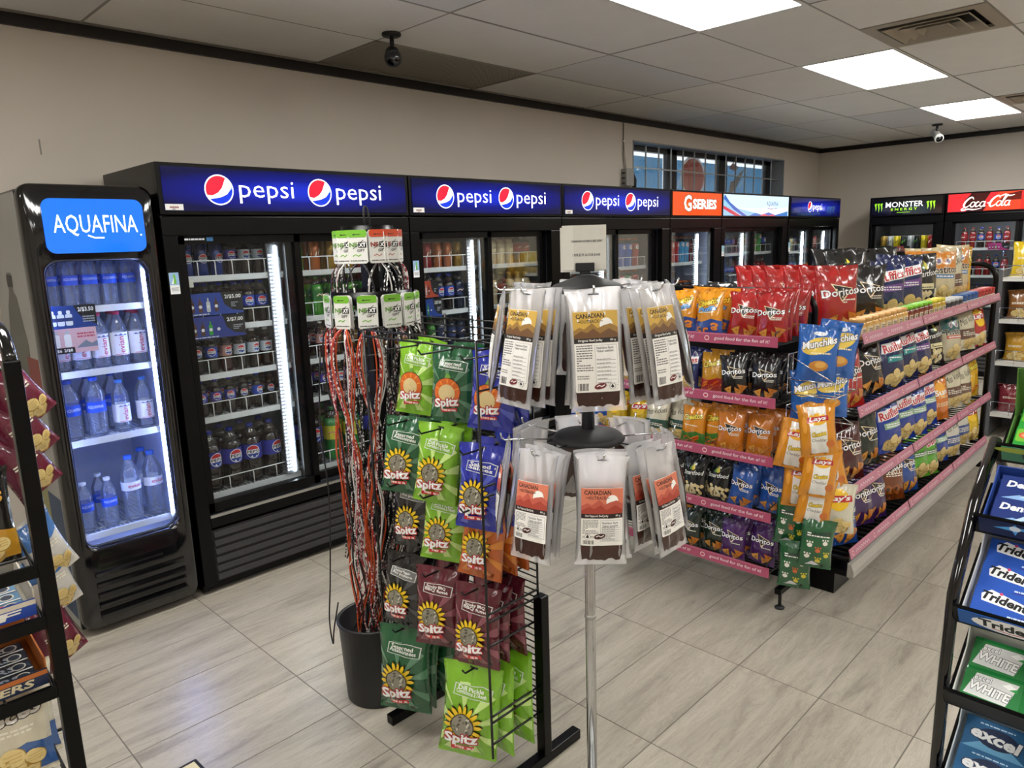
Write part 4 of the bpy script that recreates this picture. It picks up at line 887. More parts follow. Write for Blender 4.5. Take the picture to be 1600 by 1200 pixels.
def chip(key, base, word, desc, w=.145, h=.205, d=.026, logo='dor', kind='tri', band=None, sub=None, top=None, wc='ffffff', oc='101014', low=None, seed=None, name='chip_bag'):
    d *= 1.12; a = Art(); sd = seed or sum(map(ord, key))
    if top: a.poly([(-.5*w, h*.95), (-.5*w, h*.60), (-.2*w, h*.66), (.15*w, h*.60), (.5*w, h*.68), (.5*w, h*.95)], top)
    if low: a.poly([(-.5*w, h*.05), (-.5*w, h*.36), (-.15*w, h*.31), (.2*w, h*.38), (.5*w, h*.33), (.5*w, h*.05)], low)
    if kind: pic(a, kind, w, h, sd)
    ly = h*.60
    if logo == 'dor':
        a.poly([(-.22*w, ly+.13*h), (.30*w, ly+.05*h), (.02*w, ly-.15*h)], 'f0d8b0'); a.poly([(-.18*w, ly+.11*h), (.26*w, ly+.045*h), (.02*w, ly-.12*h)], '14100e')
        a.text(word, 0, ly, w*.84, h*.115, wc, oc, .015, R(4), 0, .03); a.greek(.04*w, ly-.17*h, .36*w, ly-.10*h, 2, 'e8e2d4', sd)
    elif logo == 'cheet':
        a.text(word, 0, ly+.14*h, w*.80, h*.15, wc, oc, .03, R(12), .25, .06)
        if sub: a.text(sub, 0, ly-.01*h, w*.70, h*.10, '6fa8d8' if 'Puff' in sub else 'f4e6c0', '173a7a' if 'Puff' in sub else '3a1a0a', .03, R(6), .2, .05)
        a.greek(-.3*w, ly-.10*h, .25*w, ly-.06*h, 1, 'f0e6c8', sd)
    elif logo == 'ruf':
        a.poly([(-.42*w, ly+.02*h), (-.38*w, ly+.20*h), (.40*w, ly+.27*h), (.42*w, ly+.10*h)], 'f4f4f6')
        a.text(word, 0, ly+.145*h, w*.76, h*.15, 'c01f2c', 'ffffff', .03, R(10), .1, .04)
        if band: a.poly([(-.30*w, ly-.03*h), (.36*w, ly+.02*h), (.36*w, ly-.10*h), (-.30*w, ly-.14*h)], band); a.greek(-.24*w, ly-.11*h, .30*w, ly-.03*h, 2, 'f4f4f6', sd)
    elif logo == 'lays':
        a.ell(0, ly+.10*h, w*.30, w*.30, 'f4c81e', 20); a.poly([(-.40*w, ly+.04*h), (-.30*w, ly+.18*h), (.36*w, ly+.20*h), (.40*w, ly+.08*h)], 'c01f2c')
        a.text(word, 0, ly+.125*h, w*.66, h*.13, 'ffffff', None, .03, R(5), .2)
        if sub: a.text(sub, 0, ly-.10*h, w*.5, h*.06, '3a2a1a', None, 0)
    elif logo == 'vick':
        a.poly([(-.5*w, h*.50), (-.5*w, h*.26), (.5*w, h*.30), (.5*w, h*.52)], band or '1f4a3a')
        a.text(word, 0, ly+.13*h, w*.88, h*.15, '2a2a22', None, 0, R(14), .3); a.greek(-.35*w, h*.34, .35*w, h*.46, 3, 'e8e4d4', sd)
    elif logo == 'smart':
        a.text(word, 0, ly+.04*h, w*.86, h*.11, 'f4f4f0', None, .01, R(6), .25); a.poly([(-.08*w, h*.74), (.0, h*.88), (.08*w, h*.74), (0, h*.70)], 'd8c84a'); a.poly([(-.16*w, h*.72), (-.06*w, h*.84), (-.05*w, h*.71)], '6a9a3a')
        if sub: a.rect(-.28*w, h*.36, .26*w, h*.46, 'ece2b0'); a.greek(-.24*w, h*.375, .22*w, h*.445, 2, '4a4030', sd)
    elif logo == 'tost':
        a.text(word, 0, ly+.02*h, w*.86, h*.13, '201a18', 'f4eee0', .02, R(3), 0, .03); a.rect(-.36*w, ly-.13*h, .36*w, ly-.06*h, band or '5a86b8'); a.greek(-.3*w, ly-.115*h, .3*w, ly-.075*h, 1, 'ffffff', sd)
        a.ell(-.14*w, ly+.17*h, w*.09, w*.09, 'd8ccc0', 14); a.ell(.14*w, ly+.17*h, w*.09, w*.09, 'd8ccc0', 14); a.ell(-.14*w, ly+.17*h, w*.05, w*.05, '6a5a8a', 12); a.ell(.14*w, ly+.17*h, w*.05, w*.05, '6a5a8a', 12)
    elif logo == 'sun':
        a.ell(0, ly+.08*h, w*.24, w*.24, 'f8b03a', 20)
        for k in range(9): t = PI*k/8; a.line([(w*.26*math.cos(t), ly+.08*h+w*.26*math.sin(t)), (w*.36*math.cos(t), ly+.08*h+w*.36*math.sin(t))], .006, 'f8c05a')
        a.text('Sun', 0, ly+.02*h, w*.64, h*.13, 'ffffff', None, .03, R(4)); a.text('CHIPS', .06*w, ly-.09*h, w*.5, h*.05, 'ffe8c0', None, .01); a.greek(-.34*w, h*.30, .34*w, h*.40, 3, 'f4d8b0', sd)
    elif logo == 'munch':
        a.ell(-.02*w, ly+.05*h, w*.42, h*.14, 'f0d05a', 20, .3); a.text(word, 0, ly+.10*h, w*.86, h*.13, 'ffffff', '101a3a', .03, R(14), .2, .05); a.ell(.02*w, h*.30, w*.24, h*.10, 'd8923a', 12); a.ell(.06*w, h*.32, w*.14, h*.06, 'f0b85a', 10); a.greek(-.2*w, ly-.10*h, .3*w, ly-.05*h, 1, 'f4e8b0', sd); a.ell(.0, h*.86, w*.16, h*.035, 'dfe6f0', 12)
    elif logo == 'cheddar':
        a.poly([(-.22*w, h*.06), (.22*w, h*.06), (.24*w, h*.94), (-.24*w, h*.94)], 'f0eee8'); a.ell(0, h*.72, w*.26, h*.11, 'f4b81e', 18); a.poly([(-.30*w, h*.66), (-.26*w, h*.76), (.28*w, h*.78), (.30*w, h*.69)], 'c01f2c'); a.text("Lays", 0, h*.72, w*.48, h*.10, 'ffffff', None, .03, R(4), .2)
        a.text('Cheetos', 0, h*.45, w*.40, h*.09, 'f4d02a', '2a1a0a', .03, R(8), .2, .05); a.text('Cheddar', 0, h*.33, w*.40, h*.06, '4a4038', None, 0); a.ell(.30*w, h*.24, w*.12, h*.08, 'c86a1a', 12); a.ell(-.36*w, h*.62, w*.06, h*.16, 'f4a83a', 12)
    elif logo == 'paws':
        a.poly([(-.38*w, h*.74), (.38*w, h*.80), (.38*w, h*.68), (-.38*w, h*.64)], '0f3a26'); a.greek(-.34*w, h*.665, .34*w, h*.755, 2, 'f0f0e4', sd)
        for x, y in ((-.25, .5), (.22, .56), (.02, .40), (-.28, .26), (.30, .30), (.06, .18)):
            c = ('d8c83a', 'e8e4d8', 'c8642a')[int(abs(x*100)) % 3]
            a.ell(x*w, y*h, w*.08, w*.065, c, 10)
            for k in range(3): a.ell((x+(k-1)*.075)*w, y*h+w*.095, w*.026, w*.03, c, 8)
        a.poly([(-.3*w, h*.08), (-.1*w, h*.16), (.12*w, h*.10), (.0, h*.055)], 'dfe4ea')
    else:
        a.text(word, 0, ly+.08*h, w*.82, h*.15, wc, oc, .03, R(8), .2, .05); a.greek(-.3*w, ly-.12*h, .3*w, ly-.04*h, 2, 'f0ead8', sd)
        if sub: a.text(sub, 0, ly-.02*h, w*.5, h*.07, 'f4f0e0', None, .02)
    return make_bag(key, name, w, h, d, foil(base), a, desc, 'chip bag', sd % 97)
# small bags ---------------------------------------------------------------
chip('puffs', 'e0951f', 'Cheetos', 'orange and blue cheese puffs bag', logo='cheet', sub='Puffs', kind='puff', low='1f4a9a', wc='f8d83a', oc='1a1410')
chip('dred', 'a51f1e', 'Doritos', 'red tortilla chip bag')
chip('flam', 'c8901f', 'Cheetos', 'yellow and red cheese curls bag', logo='cheet', kind='crunch', low='a81f24', wc='f0d84a', oc='1a1410')
chip('dblk', '141417', 'Doritos', 'black tortilla chip bag')
chip('lay', 'c8a81f', "Lay's", 'yellow potato chip bag', logo='lays', kind='round')
chip('vick', 'd8d2bc', 'Miss Vickies', 'cream and green kettle chip bag', logo='vick', kind='round', band='1f4a3c')
chip('jala', 'd88a1a', 'Cheetos', 'orange and green cheese curls bag', logo='cheet', kind='crunch', low='3a7a2a', wc='f4e04a', oc='1a1410')
chip('dorg', 'c8741a', 'Doritos', 'orange tortilla chip bag')
chip('smart', '17181a', 'Smartfood', 'black popcorn bag', logo='smart', kind='pop')
chip('dblu', '1f4f9e', 'Doritos', 'blue tortilla chip bag')
chip('dgrn', '1a2a20', 'Doritos', 'dark green tortilla chip bag')
chip('dpur', '47205e', 'Doritos', 'purple tortilla chip bag')
chip('rufs', '1a2a66', 'Ruffles', 'dark blue ridged potato chip bag', logo='ruf', kind='round', band='2a5a9a')
chip('layb', '2a5ab0', "Lay's", 'blue potato chip bag', logo='lays', kind='round')
chip('munch', '1f62b8', 'Munchies', 'bright blue snack mix bag', logo='munch', kind=None)
chip('ched', 'd88c1a', "Lays", 'orange and white cheddar chip bag', logo='cheddar', kind=None, w=.15, h=.22)
chip('paws', '1f5a34', '', 'green snack bag with paw prints', logo='paws', kind=None, w=.15, h=.23)
chip('layw', 'd8d4c0', "Lay's", 'pale ketchup chip bag', logo='lays', kind='round')
# large bags ---------------------------------------------------------------
G_ = dict(w=.235, h=.325, d=.041)
chip('Dred', 'a8201f', 'Doritos', 'large red tortilla chip bag', **G_)
chip('Dblk', '121215', 'Doritos', 'large black tortilla chip bag', **G_)
chip('Dmar', '4a1418', 'Doritos', 'large maroon tortilla chip bag', **G_)
chip('Dgrn', '16241c', 'Doritos', 'large dark green tortilla chip bag', **G_)
chip('Dpur', '40205c', 'Doritos', 'large purple tortilla chip bag', **G_)
chip('Dblu', '1c4a9a', 'Doritos', 'large blue tortilla chip bag', **G_)
chip('Smart', '141517', 'Smartfood', 'large black popcorn bag', logo='smart', kind='pop', sub='w', **G_)
chip('Rpur', '1c2858', 'Ruffles', 'large navy chip bag with purple band', logo='ruf', kind='round', band='6a3a8a', **G_)
chip('Rteal', '182452', 'Ruffles', 'large navy chip bag with teal band', logo='ruf', kind='round', band='1f8a8a', **G_)
chip('Rblu', '1a3a9a', 'Ruffles', 'large blue ridged chip bag', logo='ruf', kind='round', band='8ab08a', **G_)
chip('Tost', 'd8c9a0', 'Tostitos', 'large orange-topped corn chip bag', logo='tost', kind='round', top='d8862a', **G_)
chip('Tteal', 'c9c0a4', 'Tostitos', 'large teal-topped corn chip bag', logo='tost', kind='round', top='1f5a5c', band='c8604a', **G_)
chip('Vick', 'd6cfb4', 'Miss Vickies', 'large cream kettle chip bag', logo='vick', kind='round', band='6a4a3a', **G_)
chip('Vblu', 'd0cdc0', 'Miss Vickies', 'large cream and blue kettle chip bag', logo='vick', kind='round', band='2a4a8a', **G_)
chip('Sun', 'd8761f', 'Sun', 'large orange grain chip bag', logo='sun', kind=None, **G_)
chip('Cyel', 'd8a81f', 'Cheetos', 'large yellow cheese curls bag', logo='cheet', kind='crunch', wc='f4e04a', oc='1a1410', **G_)
chip('Grn', '5aa82a', 'Ruffles', 'large bright green chip bag', logo='ruf', kind='round', band='2a6a1a', **G_)
chip('Hot', '7a3a14', 'Fritos', 'large brown corn twist bag', logo='', kind='pretz', sub='HOT', **G_)
chip('Yel', 'd8b41a', "Lay's", 'large yellow potato chip bag', logo='lays', kind='round', **G_)
chip('Redw', 'b02a2a', "Lay's", 'large red and white chip bag', logo='lays', kind='round', low='e4ded0', **G_)
# ================================================================== chip gondola and its end unit
PINK = mat('pink_strip', 'b4506e', .4, coat=.3); PINK2 = mat('pale_pink_strip', 'bf7a90', .4, coat=.3)
def promo_art(L, text=True, small=False):
    a = Art(); n = max(1, round(L/(.36 if not small else .30))); s = L/n
    for k in range(n):
        x = s*k; a.ell(x+s*.12, .021, s*.035, .011, 'f0d8dc', 12); a.ell(x+s*.12, .021, s*.025, .007, 'c04a62', 10)
        if text: a.text('good food for the fun of it!', x+s*.58, .021, s*.72, .019, 'f4e4e8', None, .01, 0, .1)
        else: a.line([(x+s*(.26+.05*i), .021+(.007 if i % 2 else -.006)) for i in range(13)], .004, 'f0dce2')
    a.line([(L*.01, .0405), (L*.99, .0405)], .002, 'd88aa0')
    return a
ECX, ECY0, ECY1 = 2.80, 1.285, 2.32
EZ = [1.196, .943, .693, .447, .198]
t = thing('chip_end_unit', 'black wire end-of-aisle chip rack with five pink-edged shelves', 'shelf unit', (ECX, ECY0, 0))
WD = ECY1-ECY0
q = MB()                                                   # bent tube frame
for xx in (.36,):
    q.tube([(xx, -.01, .02), (xx, -.01, 1.30)]+[(xx, -.01+.09*(1-math.cos(R(a))), 1.30+.09*math.sin(R(a))) for a in range(15, 91, 15)]+[(xx, WD-.09, 1.39)]+[(xx, WD-.08+.09*math.sin(R(a)), 1.30+.09*math.cos(R(a))) for a in range(15, 91, 15)]+[(xx, WD+.01, .02)], .014, BLACK, 8)
q.build('frame', t)
for y in (-.01, WD+.01):
    q = MB(); q.box(.10, .38, y-.014, y+.014, .075, .10, BLACK); q.tube([(.125, y, .08), (.125, y, .012)], .008, BLACKM, 8); q.lathe([(.02, 0), (.022, .006), (.012, .014)], BLACKM, 12, (.125, y, 0)); q.build('leg', t)
bk = boxpart('back_panel', t, .345, .352, .0, WD, .1, 1.30, BLACKM)
for k, z in enumerate(EZ):
    q = MB(); n = 12
    for i in range(n+1): x = .012+.325*i/n; q.tube([(x, 0, z), (x, WD, z)], .0025, WIREB, 5)
    for y in (.005, WD*.33, WD*.66, WD-.005): q.tube([(0.008, y, z-.005), (.345, y, z-.005)], .004, WIREB, 5)
    for y in (.003, WD-.003): q.tube([(.01, y, z), (.01, y, z+.05), (.345, y, z+.09), (.345, y, z)], .003, WIREB, 5)
    sh = q.build('shelf', t)
    s = boxpart('promo_strip', sh, -.004, 0, -.012, WD, z-.008, z+.036, PINK, label='pink printed shelf strip')
    link('strip_print', promo_art(WD).mesh('strip_print', flat((-.0042, WD, z-.008), (0, -1, 0), (0, 0, 1))), s)
ORD = ['top', 'second', 'third', 'fourth', 'bottom']
rnd = random.Random(5)
def end_row(k, items):
    z = EZ[k]+.004
    for ix, (key, px, deep, n) in enumerate(items):
        deep += .030*(ix % 2)
        p = on(px, 600, 0, ECX+.05); p = on(px, 700-400*(p.z-.6), 0, ECX+.05)
        for _ in range(3):                                  # pixel column -> place along the shelf
            d = fw+rt*((px-800)/F_PX); yy = p.y
            q_ = Vector((ECX+.05, yy, z+.1))-CAM; e = (q_.dot(rt)/q_.dot(fw)*F_PX+800)-px; yy += e/330; p.y = yy
        for i in range(n):
            bag(key, stand(key, (ECX+.050+deep+.066*i, p.y+rnd.uniform(-.006, .006), z+(.004 if i else 0)), -PI/2+rnd.uniform(-.18, .14), .09+rnd.uniform(0, .08), rnd.uniform(-.09, .09), .98 if k == 0 else .88), ('on' if i == 0 else 'behind on')+' the '+ORD[k]+' end rack shelf', 'chip bags on the end rack')
end_row(0, [('rufs', 1018, 0, 2), ('puffs', 1063, 0, 3), ('puffs', 1109, 0, 3), ('dred', 1155, 0, 4), ('dred', 1204, 0, 4)])
end_row(1, [('lay', 985, 0, 2), ('rufs', 1030, 0, 2), ('rufs', 1068, .02, 2), ('flam', 1110, 0, 2), ('dblk', 1150, 0, 3), ('dblk', 1188, 0, 3)])
end_row(2, [('layb', 905, 0, 1), ('layb', 932, .02, 1), ('lay', 962, 0, 2), ('lay', 995, 0, 2), ('vick', 1023, 0, 2), ('vick', 1050, .02, 2), ('jala', 1080, 0, 2), ('jala', 1110, 0, 2), ('dorg', 1142, 0, 3), ('dorg', 1182, 0, 3)])
end_row(3, [('smart', 1020, 0, 1), ('smart', 1050, .01, 2), ('smart', 1083, 0, 2), ('smart', 1115, 0, 2), ('dblu', 1156, 0, 2), ('dblu', 1197, .01, 2)])
end_row(4, [('flam', 1020, .01, 1), ('jala', 1050, .01, 1), ('dgrn', 1077, 0, 2), ('dgrn', 1110, 0, 2), ('dpur', 1143, 0, 2), ('dpur', 1182, 0, 2)])
# -- side baskets and clip strip on the corner of the end unit ------------
t = thing('wire_basket_rack', 'small chrome wire basket rack hung on the end rack corner', 'wire rack', (2.93, 1.15, 0))
for z in (1.0, .79):
    q = MB()
    for a, b in (((-.10, -.10), (.13, -.10)), ((.13, -.10), (.13, .09)), ((.13, .09), (-.10, .09)), ((-.10, .09), (-.10, -.10))):
        for dz in (0, .06): q.tube([(a[0], a[1], z+dz), (b[0], b[1], z+dz)], .0026, CHROME, 5)
    for i in range(6): x = -.10+.23*i/5; q.tube([(x, .09, z+.16), (x, .09, z), (x, -.10, z), (x, -.10, z+.06)], .002, CHROME, 5)
    q.tube([(-.10, .09, z+.16), (.13, .09, z+.16)], .0026, CHROME, 5); q.tube([(-.10, .09, z+.16), (-.10, -.10, z+.06)], .0022, CHROME, 5); q.tube([(.13, .09, z+.16), (.13, -.10, z+.06)], .0022, CHROME, 5)
    q.build('basket', t)
q = MB(); q.tube([(.015, .097, .20), (.015, .097, 1.2)], .006, WIREB, 6); q.build('post', t)
def clip(key, px, py, xp, rz, roll, where, s=1, tilt=.05):
    p = on(px, py, 0, xp); h = BAGS[key]['h']*s
    bag(key, bm_at(p-Vector((0, 0, h/2)), rz, tilt, roll, s), where, 'bags hung on the end rack corner')
clip('munch', 1275, 552, 2.87, R(-62), .06, 'leaning out of the upper wire basket', 1.1, -.02); clip('munch', 1303, 545, 2.93, R(-55), .12, 'in the upper wire basket beside another', 1.1, .0)
clip('munch', 1265, 618, 2.90, R(-62), -.03, 'in the lower wire basket', 1.0); clip('munch', 1296, 612, 2.93, R(-55), .05, 'in the lower wire basket', 1.0)
for px, py, xp, rz, ro, wh in ((1283, 672, 2.72, -58, -.12, 'topmost'), (1236, 694, 2.80, -66, .16, 'second down'), (1276, 738, 2.76, -58, .12, 'third down'), (1248, 755, 2.84, -66, .05, 'fourth down'), (1268, 782, 2.80, -62, .14, 'lowest'), (1302, 730, 2.88, -50, -.2, 'half hidden')):
    clip('ched', px, py, xp, R(rz), ro, wh+' in the cascade at the end rack corner', .93)
clip('layw', 1306, 795, 2.88, R(-55), .04, 'hanging behind the cheddar chip bags', 1.0)
for px, py, xp, rz, ro in ((1233, 815, 2.85, -68, .08), (1272, 850, 2.79, -58, .10), (1240, 882, 2.82, -66, .04)):
    clip('paws', px, py, xp, R(rz), ro, 'hanging below the cheddar chip bags', .88)
# -- the long gondola ------------------------------------------------------
GX0, GX1, GY0, GY1 = 3.215, 5.745, 1.09, 2.08
GL = GX1-GX0; GD = GY1-GY0
t = thing('chip_gondola', 'long black double-sided gondola stacked with large chip bags', 'shelf unit', (GX0, GY0, 0))
q = MB(); q.box(0, GL, .06, GD-.06, .0, .10, BLACK); q.box(0, GL, .01, GD-.01, .10, .125, BLACK); q.build('base', t)
q = MB(); q.prism([(-.004, .095), (-.022, .10), (-.022, .128), (-.010, .16), (.006, .165), (.006, .10)], 0, GL, mat('base_rail_grey', 'b9b6b0', .35, .3), 'x'); q.build('base_rail', t)
boxpart('centre_panel', t, .0, GL, GD/2-.02, GD/2+.02, .12, 1.16, BLACKM)
for xx in (GL-.02,):
    q = MB(); q.tube([(xx, .03, .0), (xx, .03, 1.30)]+[(xx, .03+.1*(1-math.cos(R(a))), 1.30+.1*math.sin(R(a))) for a in range(15, 91, 15)]+[(xx, GD-.13, 1.40)]+[(xx, GD-.13+.1*math.sin(R(a)), 1.30+.1*math.cos(R(a))) for a in range(15, 91, 15)]+[(xx, GD-.03, .0)], .017, BLACK, 10)
    if xx > .1:
        for z in (.3, .46, .62, .78, .94, 1.1, 1.26): q.tube([(xx, .03, z), (xx, GD-.03, z)], .004, BLACK, 5)
    q.build('end_frame', t)
GZ = [1.172, .85, .50, .19]
for k, z in enumerate(GZ):
    q = MB(); dp = GD-.005 if k == 0 else GD/2-.03
    n = 44
    for i in range(n+1): x = GL*i/n; q.box(x-.003, x+.003, .01, dp, z-.006, z, BLACKM)
    q.box(0, GL, .0, .012, z-.02, z, BLACK); q.box(0, GL, dp-.01, dp, z-.02, z, BLACK)
    for i in range(4): x = GL*(i+.02)/3.05; q.box(x, x+.012, .01, dp, z-.025, z-.006, BLACK)
    sh = q.build('shelf', t)
    nst = 3
    for i in range(nst):
        a, b = GL*i/nst+.008, GL*(i+1)/nst-.008
        M = Matrix.Translation((a, -.004, z-.008)) @ Matrix.Rotation(R(-16), 4, 'X')
        q = MB(); q.box(0, b-a, -.003, 0, 0, .046, PINK2, M); s = q.build('promo_strip', sh, label='pink printed shelf strip')
        me = promo_art(b-a, False, True).mesh('strip_print', flat((0, -.0032, 0))); me.transform(M); link('strip_print', me, s)
def long_row(k, items, yfront=1.165, group='chip bags on the long gondola'):
    z = GZ[k]+.001
    for ix, (key, px, rz, n, dy) in enumerate(items):
        yy = yfront+dy+.024*(ix % 2); X = on(px, 640, 1, yy).x
        for _ in range(4):
            q_ = Vector((X, yy, z+.13))-CAM; e = (q_.dot(rt)/q_.dot(fw)*F_PX+800)-px; X -= e/(110 if X > 4 else 190)
        X = min(max(X, GX0+.08), GX1-.10)
        for i in range(n):
            bag(key, stand(key, (X+rnd.uniform(-.008, .008), yy+.095*i, z+.004), R(rz)+rnd.uniform(-.06, .06), .14+rnd.uniform(0, .05), rnd.uniform(-.04, .04), .84), ('at the front of' if i == 0 else 'behind others on')+' the '+['top', 'second', 'third', 'base'][k]+' gondola shelf', group)
# top deck: turned to the end of the aisle
def deck(key, px, py, yv, rz, where='standing on the gondola top', s=1, tilt=.08):
    p = on(px, py, 1, yv); bag(key, bm_at((p.x, yv, GZ[0]+.001), R(rz), tilt, rnd.uniform(-.05, .05), s), where, 'large bags on the gondola top')
for i, (x, y) in enumerate(((3.48, 1.30), (3.49, 1.38), (3.49, 1.46), (3.49, 1.54), (3.50, 1.62), (3.50, 1.70))): bag('Dred', stand('Dred', (x, y, GZ[0]+.001), R(-42)+rnd.uniform(-.1, .1), .07, rnd.uniform(-.05, .05), .96), 'in the row of red bags on the gondola top' if i else 'leading the red row on the gondola top', 'large bags on the gondola top')
for key, x, y, rz, s in (('Dblk', 3.84, 1.30, -40, .92), ('Dblk', 3.88, 1.39, -40, .95), ('Rpur', 4.14, 1.29, -38, .94), ('Rpur', 4.44, 1.29, -36, .96), ('Rpur', 4.52, 1.38, -36, 1), ('Smart', 4.25, 1.55, -40, 1.12), ('Smart', 4.40, 1.68, -40, 1.14), ('Smart', 4.80, 1.56, -38, 1.12), ('Smart', 4.76, 1.30, -30, 1.0), ('Tost', 5.02, 1.28, -34, 1.06), ('Tost', 5.10, 1.38, -34, 1.08), ('Vick', 5.26, 1.28, -30, 1.06), ('Tost', 5.42, 1.30, -30, 1.1), ('Cyel', 5.58, 1.32, -30, 1.05), ('Cyel', 5.62, 1.42, -30, 1.05)):
    bag(key, stand(key, (x, y, GZ[0]+.001), R(rz)+rnd.uniform(-.08, .08), .08, rnd.uniform(-.05, .05), s), 'standing on the gondola top', 'large bags on the gondola top')
for x, y, rz in ((3.36, 1.92, -70), (3.60, 1.98, -75)): bag('Smart', stand('Smart', (x, y, GZ[0]+.001), R(rz), .7, 0, .85), 'slumped on the gondola top', 'large bags on the gondola top')
long_row(1, [('Dred', 1330, -24, 2, 0), ('Dblk', 1362, -24, 2, 0), ('Rteal', 1396, -22, 2, 0), ('Rteal', 1420, -22, 2, 0), ('Rpur', 1440, -22, 2, 0), ('Smart', 1462, -20, 2, 0), ('Tteal', 1487, -18, 2, 0), ('Vick', 1512, -18, 2, 0), ('Redw', 1530, -18, 2, 0)])
long_row(2, [('Dmar', 1328, -24, 2, 0), ('Dgrn', 1355, -24, 2, 0), ('Rblu', 1392, -22, 2, 0), ('Rblu', 1413, -22, 2, 0), ('Rblu', 1433, -22, 2, 0), ('Rblu', 1450, -20, 2, 0), ('Sun', 1469, -20, 2, 0), ('Vick', 1490, -18, 2, 0), ('Vick', 1507, -18, 2, 0), ('Cyel', 1528, -18, 2, 0)])
long_row(3, [('Dblu', 1318, -20, 1, 0), ('Dpur', 1345, -24, 2, 0), ('Dpur', 1368, -22, 2, 0), ('Hot', 1394, -22, 2, 0), ('Dblu', 1418, -20, 1, 0), ('Grn', 1437, -20, 2, 0), ('Grn', 1453, -20, 2, 0), ('Rblu', 1470, -18, 2, 0), ('Vblu', 1488, -18, 2, 0), ('Vblu', 1502, -18, 2, 0), ('Yel', 1521, -16, 2, 0)])
# -- dip jars and tins along the front of the top shelf -------------------
def jar(name, body, lid, lab, h=.092, r=.037, tin=False):
    q = MB(); bmat = mat('jar_'+body, body, .12, coat=.5)
    if tin: q.lathe([(r*.97, 0), (r, .004), (r, h-.006), (r*.97, h-.002)], bmat, 18)
    else: q.lathe([(r*.88, 0), (r*.98, .006), (r, .02), (r, h*.66), (r*.92, h*.78), (r*.82, h*.82)], bmat, 18)
    root = q.build(name)
    q = MB(); lr = r*1.0 if tin else r*.9; z = h-.004 if tin else h*.81
    q.lathe([(lr, z), (lr, z+.014), (lr*.94, z+.017)], mat('lid_'+lid, lid, .3, .2), 18); q.build('lid', root)
    q = MB(); q.lathe([(r*1.01, h*.16), (r*1.01, h*.60)], ink(lab), 18, cap=False); lb = q.build('label', root)
    a = Art(); a.rrect(-r*.7, h*.22, r*.7, h*.54, .004, 'e8dcc0'); a.greek(-r*.55, h*.26, r*.55, h*.5, 3, '5a3018', 5); link('label_print', a.mesh('label_print', tube_map(r*1.015), [r*k*.35 for k in range(-2, 3)]), lb)
    return remember(root)
J = {'tan': (jar('dip_jar', 'd0a052', 'd8a868', 'e0c48a'), 'tan cheese dip jar with gold lid'), 'grn': (jar('salsa_jar', '6a2a14', '7ac02a', '8a3a1a'), 'salsa jar with bright green lid'), 'yel': (jar('mustard_jar', 'b8962a', 'd8c83a', 'c8b45a'), 'yellow dip jar with yellow lid'), 'blk': (jar('bean_dip_tin', '2a2a30', 'c8ccd0', '3a3a60', .06, .04, True), 'dark bean dip tin with silver lid'), 'blu': (jar('blue_dip_tin', '24508a', '2a5a9a', 'd8dce4', .065, .042, True), 'blue dip tin with blue lid'), 'red': (jar('red_dip_tin', 'a82a28', 'b83430', 'e0d8d0', .065, .042, True), 'red dip tin with red lid')}
JU = set()
x = GX0+.10
for k, kind in enumerate(['tan']*8+['grn']*5+['yel']*3+['blk']*4+['blu']*4+['red']*5):
    root, desc = J[kind]
    o = root if kind not in JU else copy_tree(root); JU.add(kind)
    st = .082 if k < 16 else .087
    o.location = (x, GY0+.062, GZ[0]+.0012); x += st
    tag(o, desc+' in the row on the top gondola shelf', 'jar' if k < 16 else 'tin', 'dip jars along the gondola top')
# -- shelves beyond the gondola ------------------------------------------
t = thing('white_shelf_unit', 'white-edged wall shelf unit beyond the long gondola', 'shelf unit', (6.62, .35, 0))
q = MB(); q.box(.0, .5, 0, .03, 0, 1.32, mat('shelf_side', '55565a', .5)); q.box(.0, .5, .90, .93, 0, 1.32, mat('shelf_side', '55565a', .5)); q.box(.47, .5, .03, .9, 0, 1.32, mat('shelf_back', '63656a', .6)); q.build('cabinet', t)
SHW = mat('shelf_edge_white', 'dcdcd8', .4); BZ = [1.262, .94, .61, .20]
for z in BZ:
    q = MB(); q.box(0, .47, .03, .9, z-.03, z, SHW); sh = q.build('shelf', t)
    q = MB()
    for dz in (.02, .09): q.tube([(-.01, .03, z+dz), (-.01, .9, z+dz)], .003, CHROME, 5)
    for i in range(8): y = .03+.87*i/7; q.tube([(-.01, y, z-.01), (-.01, y, z+.09)], .002, CHROME, 5)
    q.build('shelf_fence', sh)
for key, col, word, desc in (('corn', 'd8b81f', '', 'tall yellow corn snack bag'), ('nutty', '8a5a2a', '', 'brown mixed nut bag'), ('rasp', '7a2430', '', 'dark red snack pouch'), ('sour', 'c8962a', '', 'golden twist snack bag')):
    chip(key, col, word, desc, logo='', kind='round' if key != 'rasp' else None, w=.17, h=.26 if key == 'corn' else .22, d=.035)
for k, key in enumerate(('corn', 'nutty', 'sour', 'rasp')):
    for i in range(6): bag(key, stand(key, (6.70, .46+.135*i, BZ[k]+.001), -PI/2+rnd.uniform(-.2, .2), .10, rnd.uniform(-.06, .06)), 'on the white shelves beyond the gondola', 'bags on the white shelf unit')
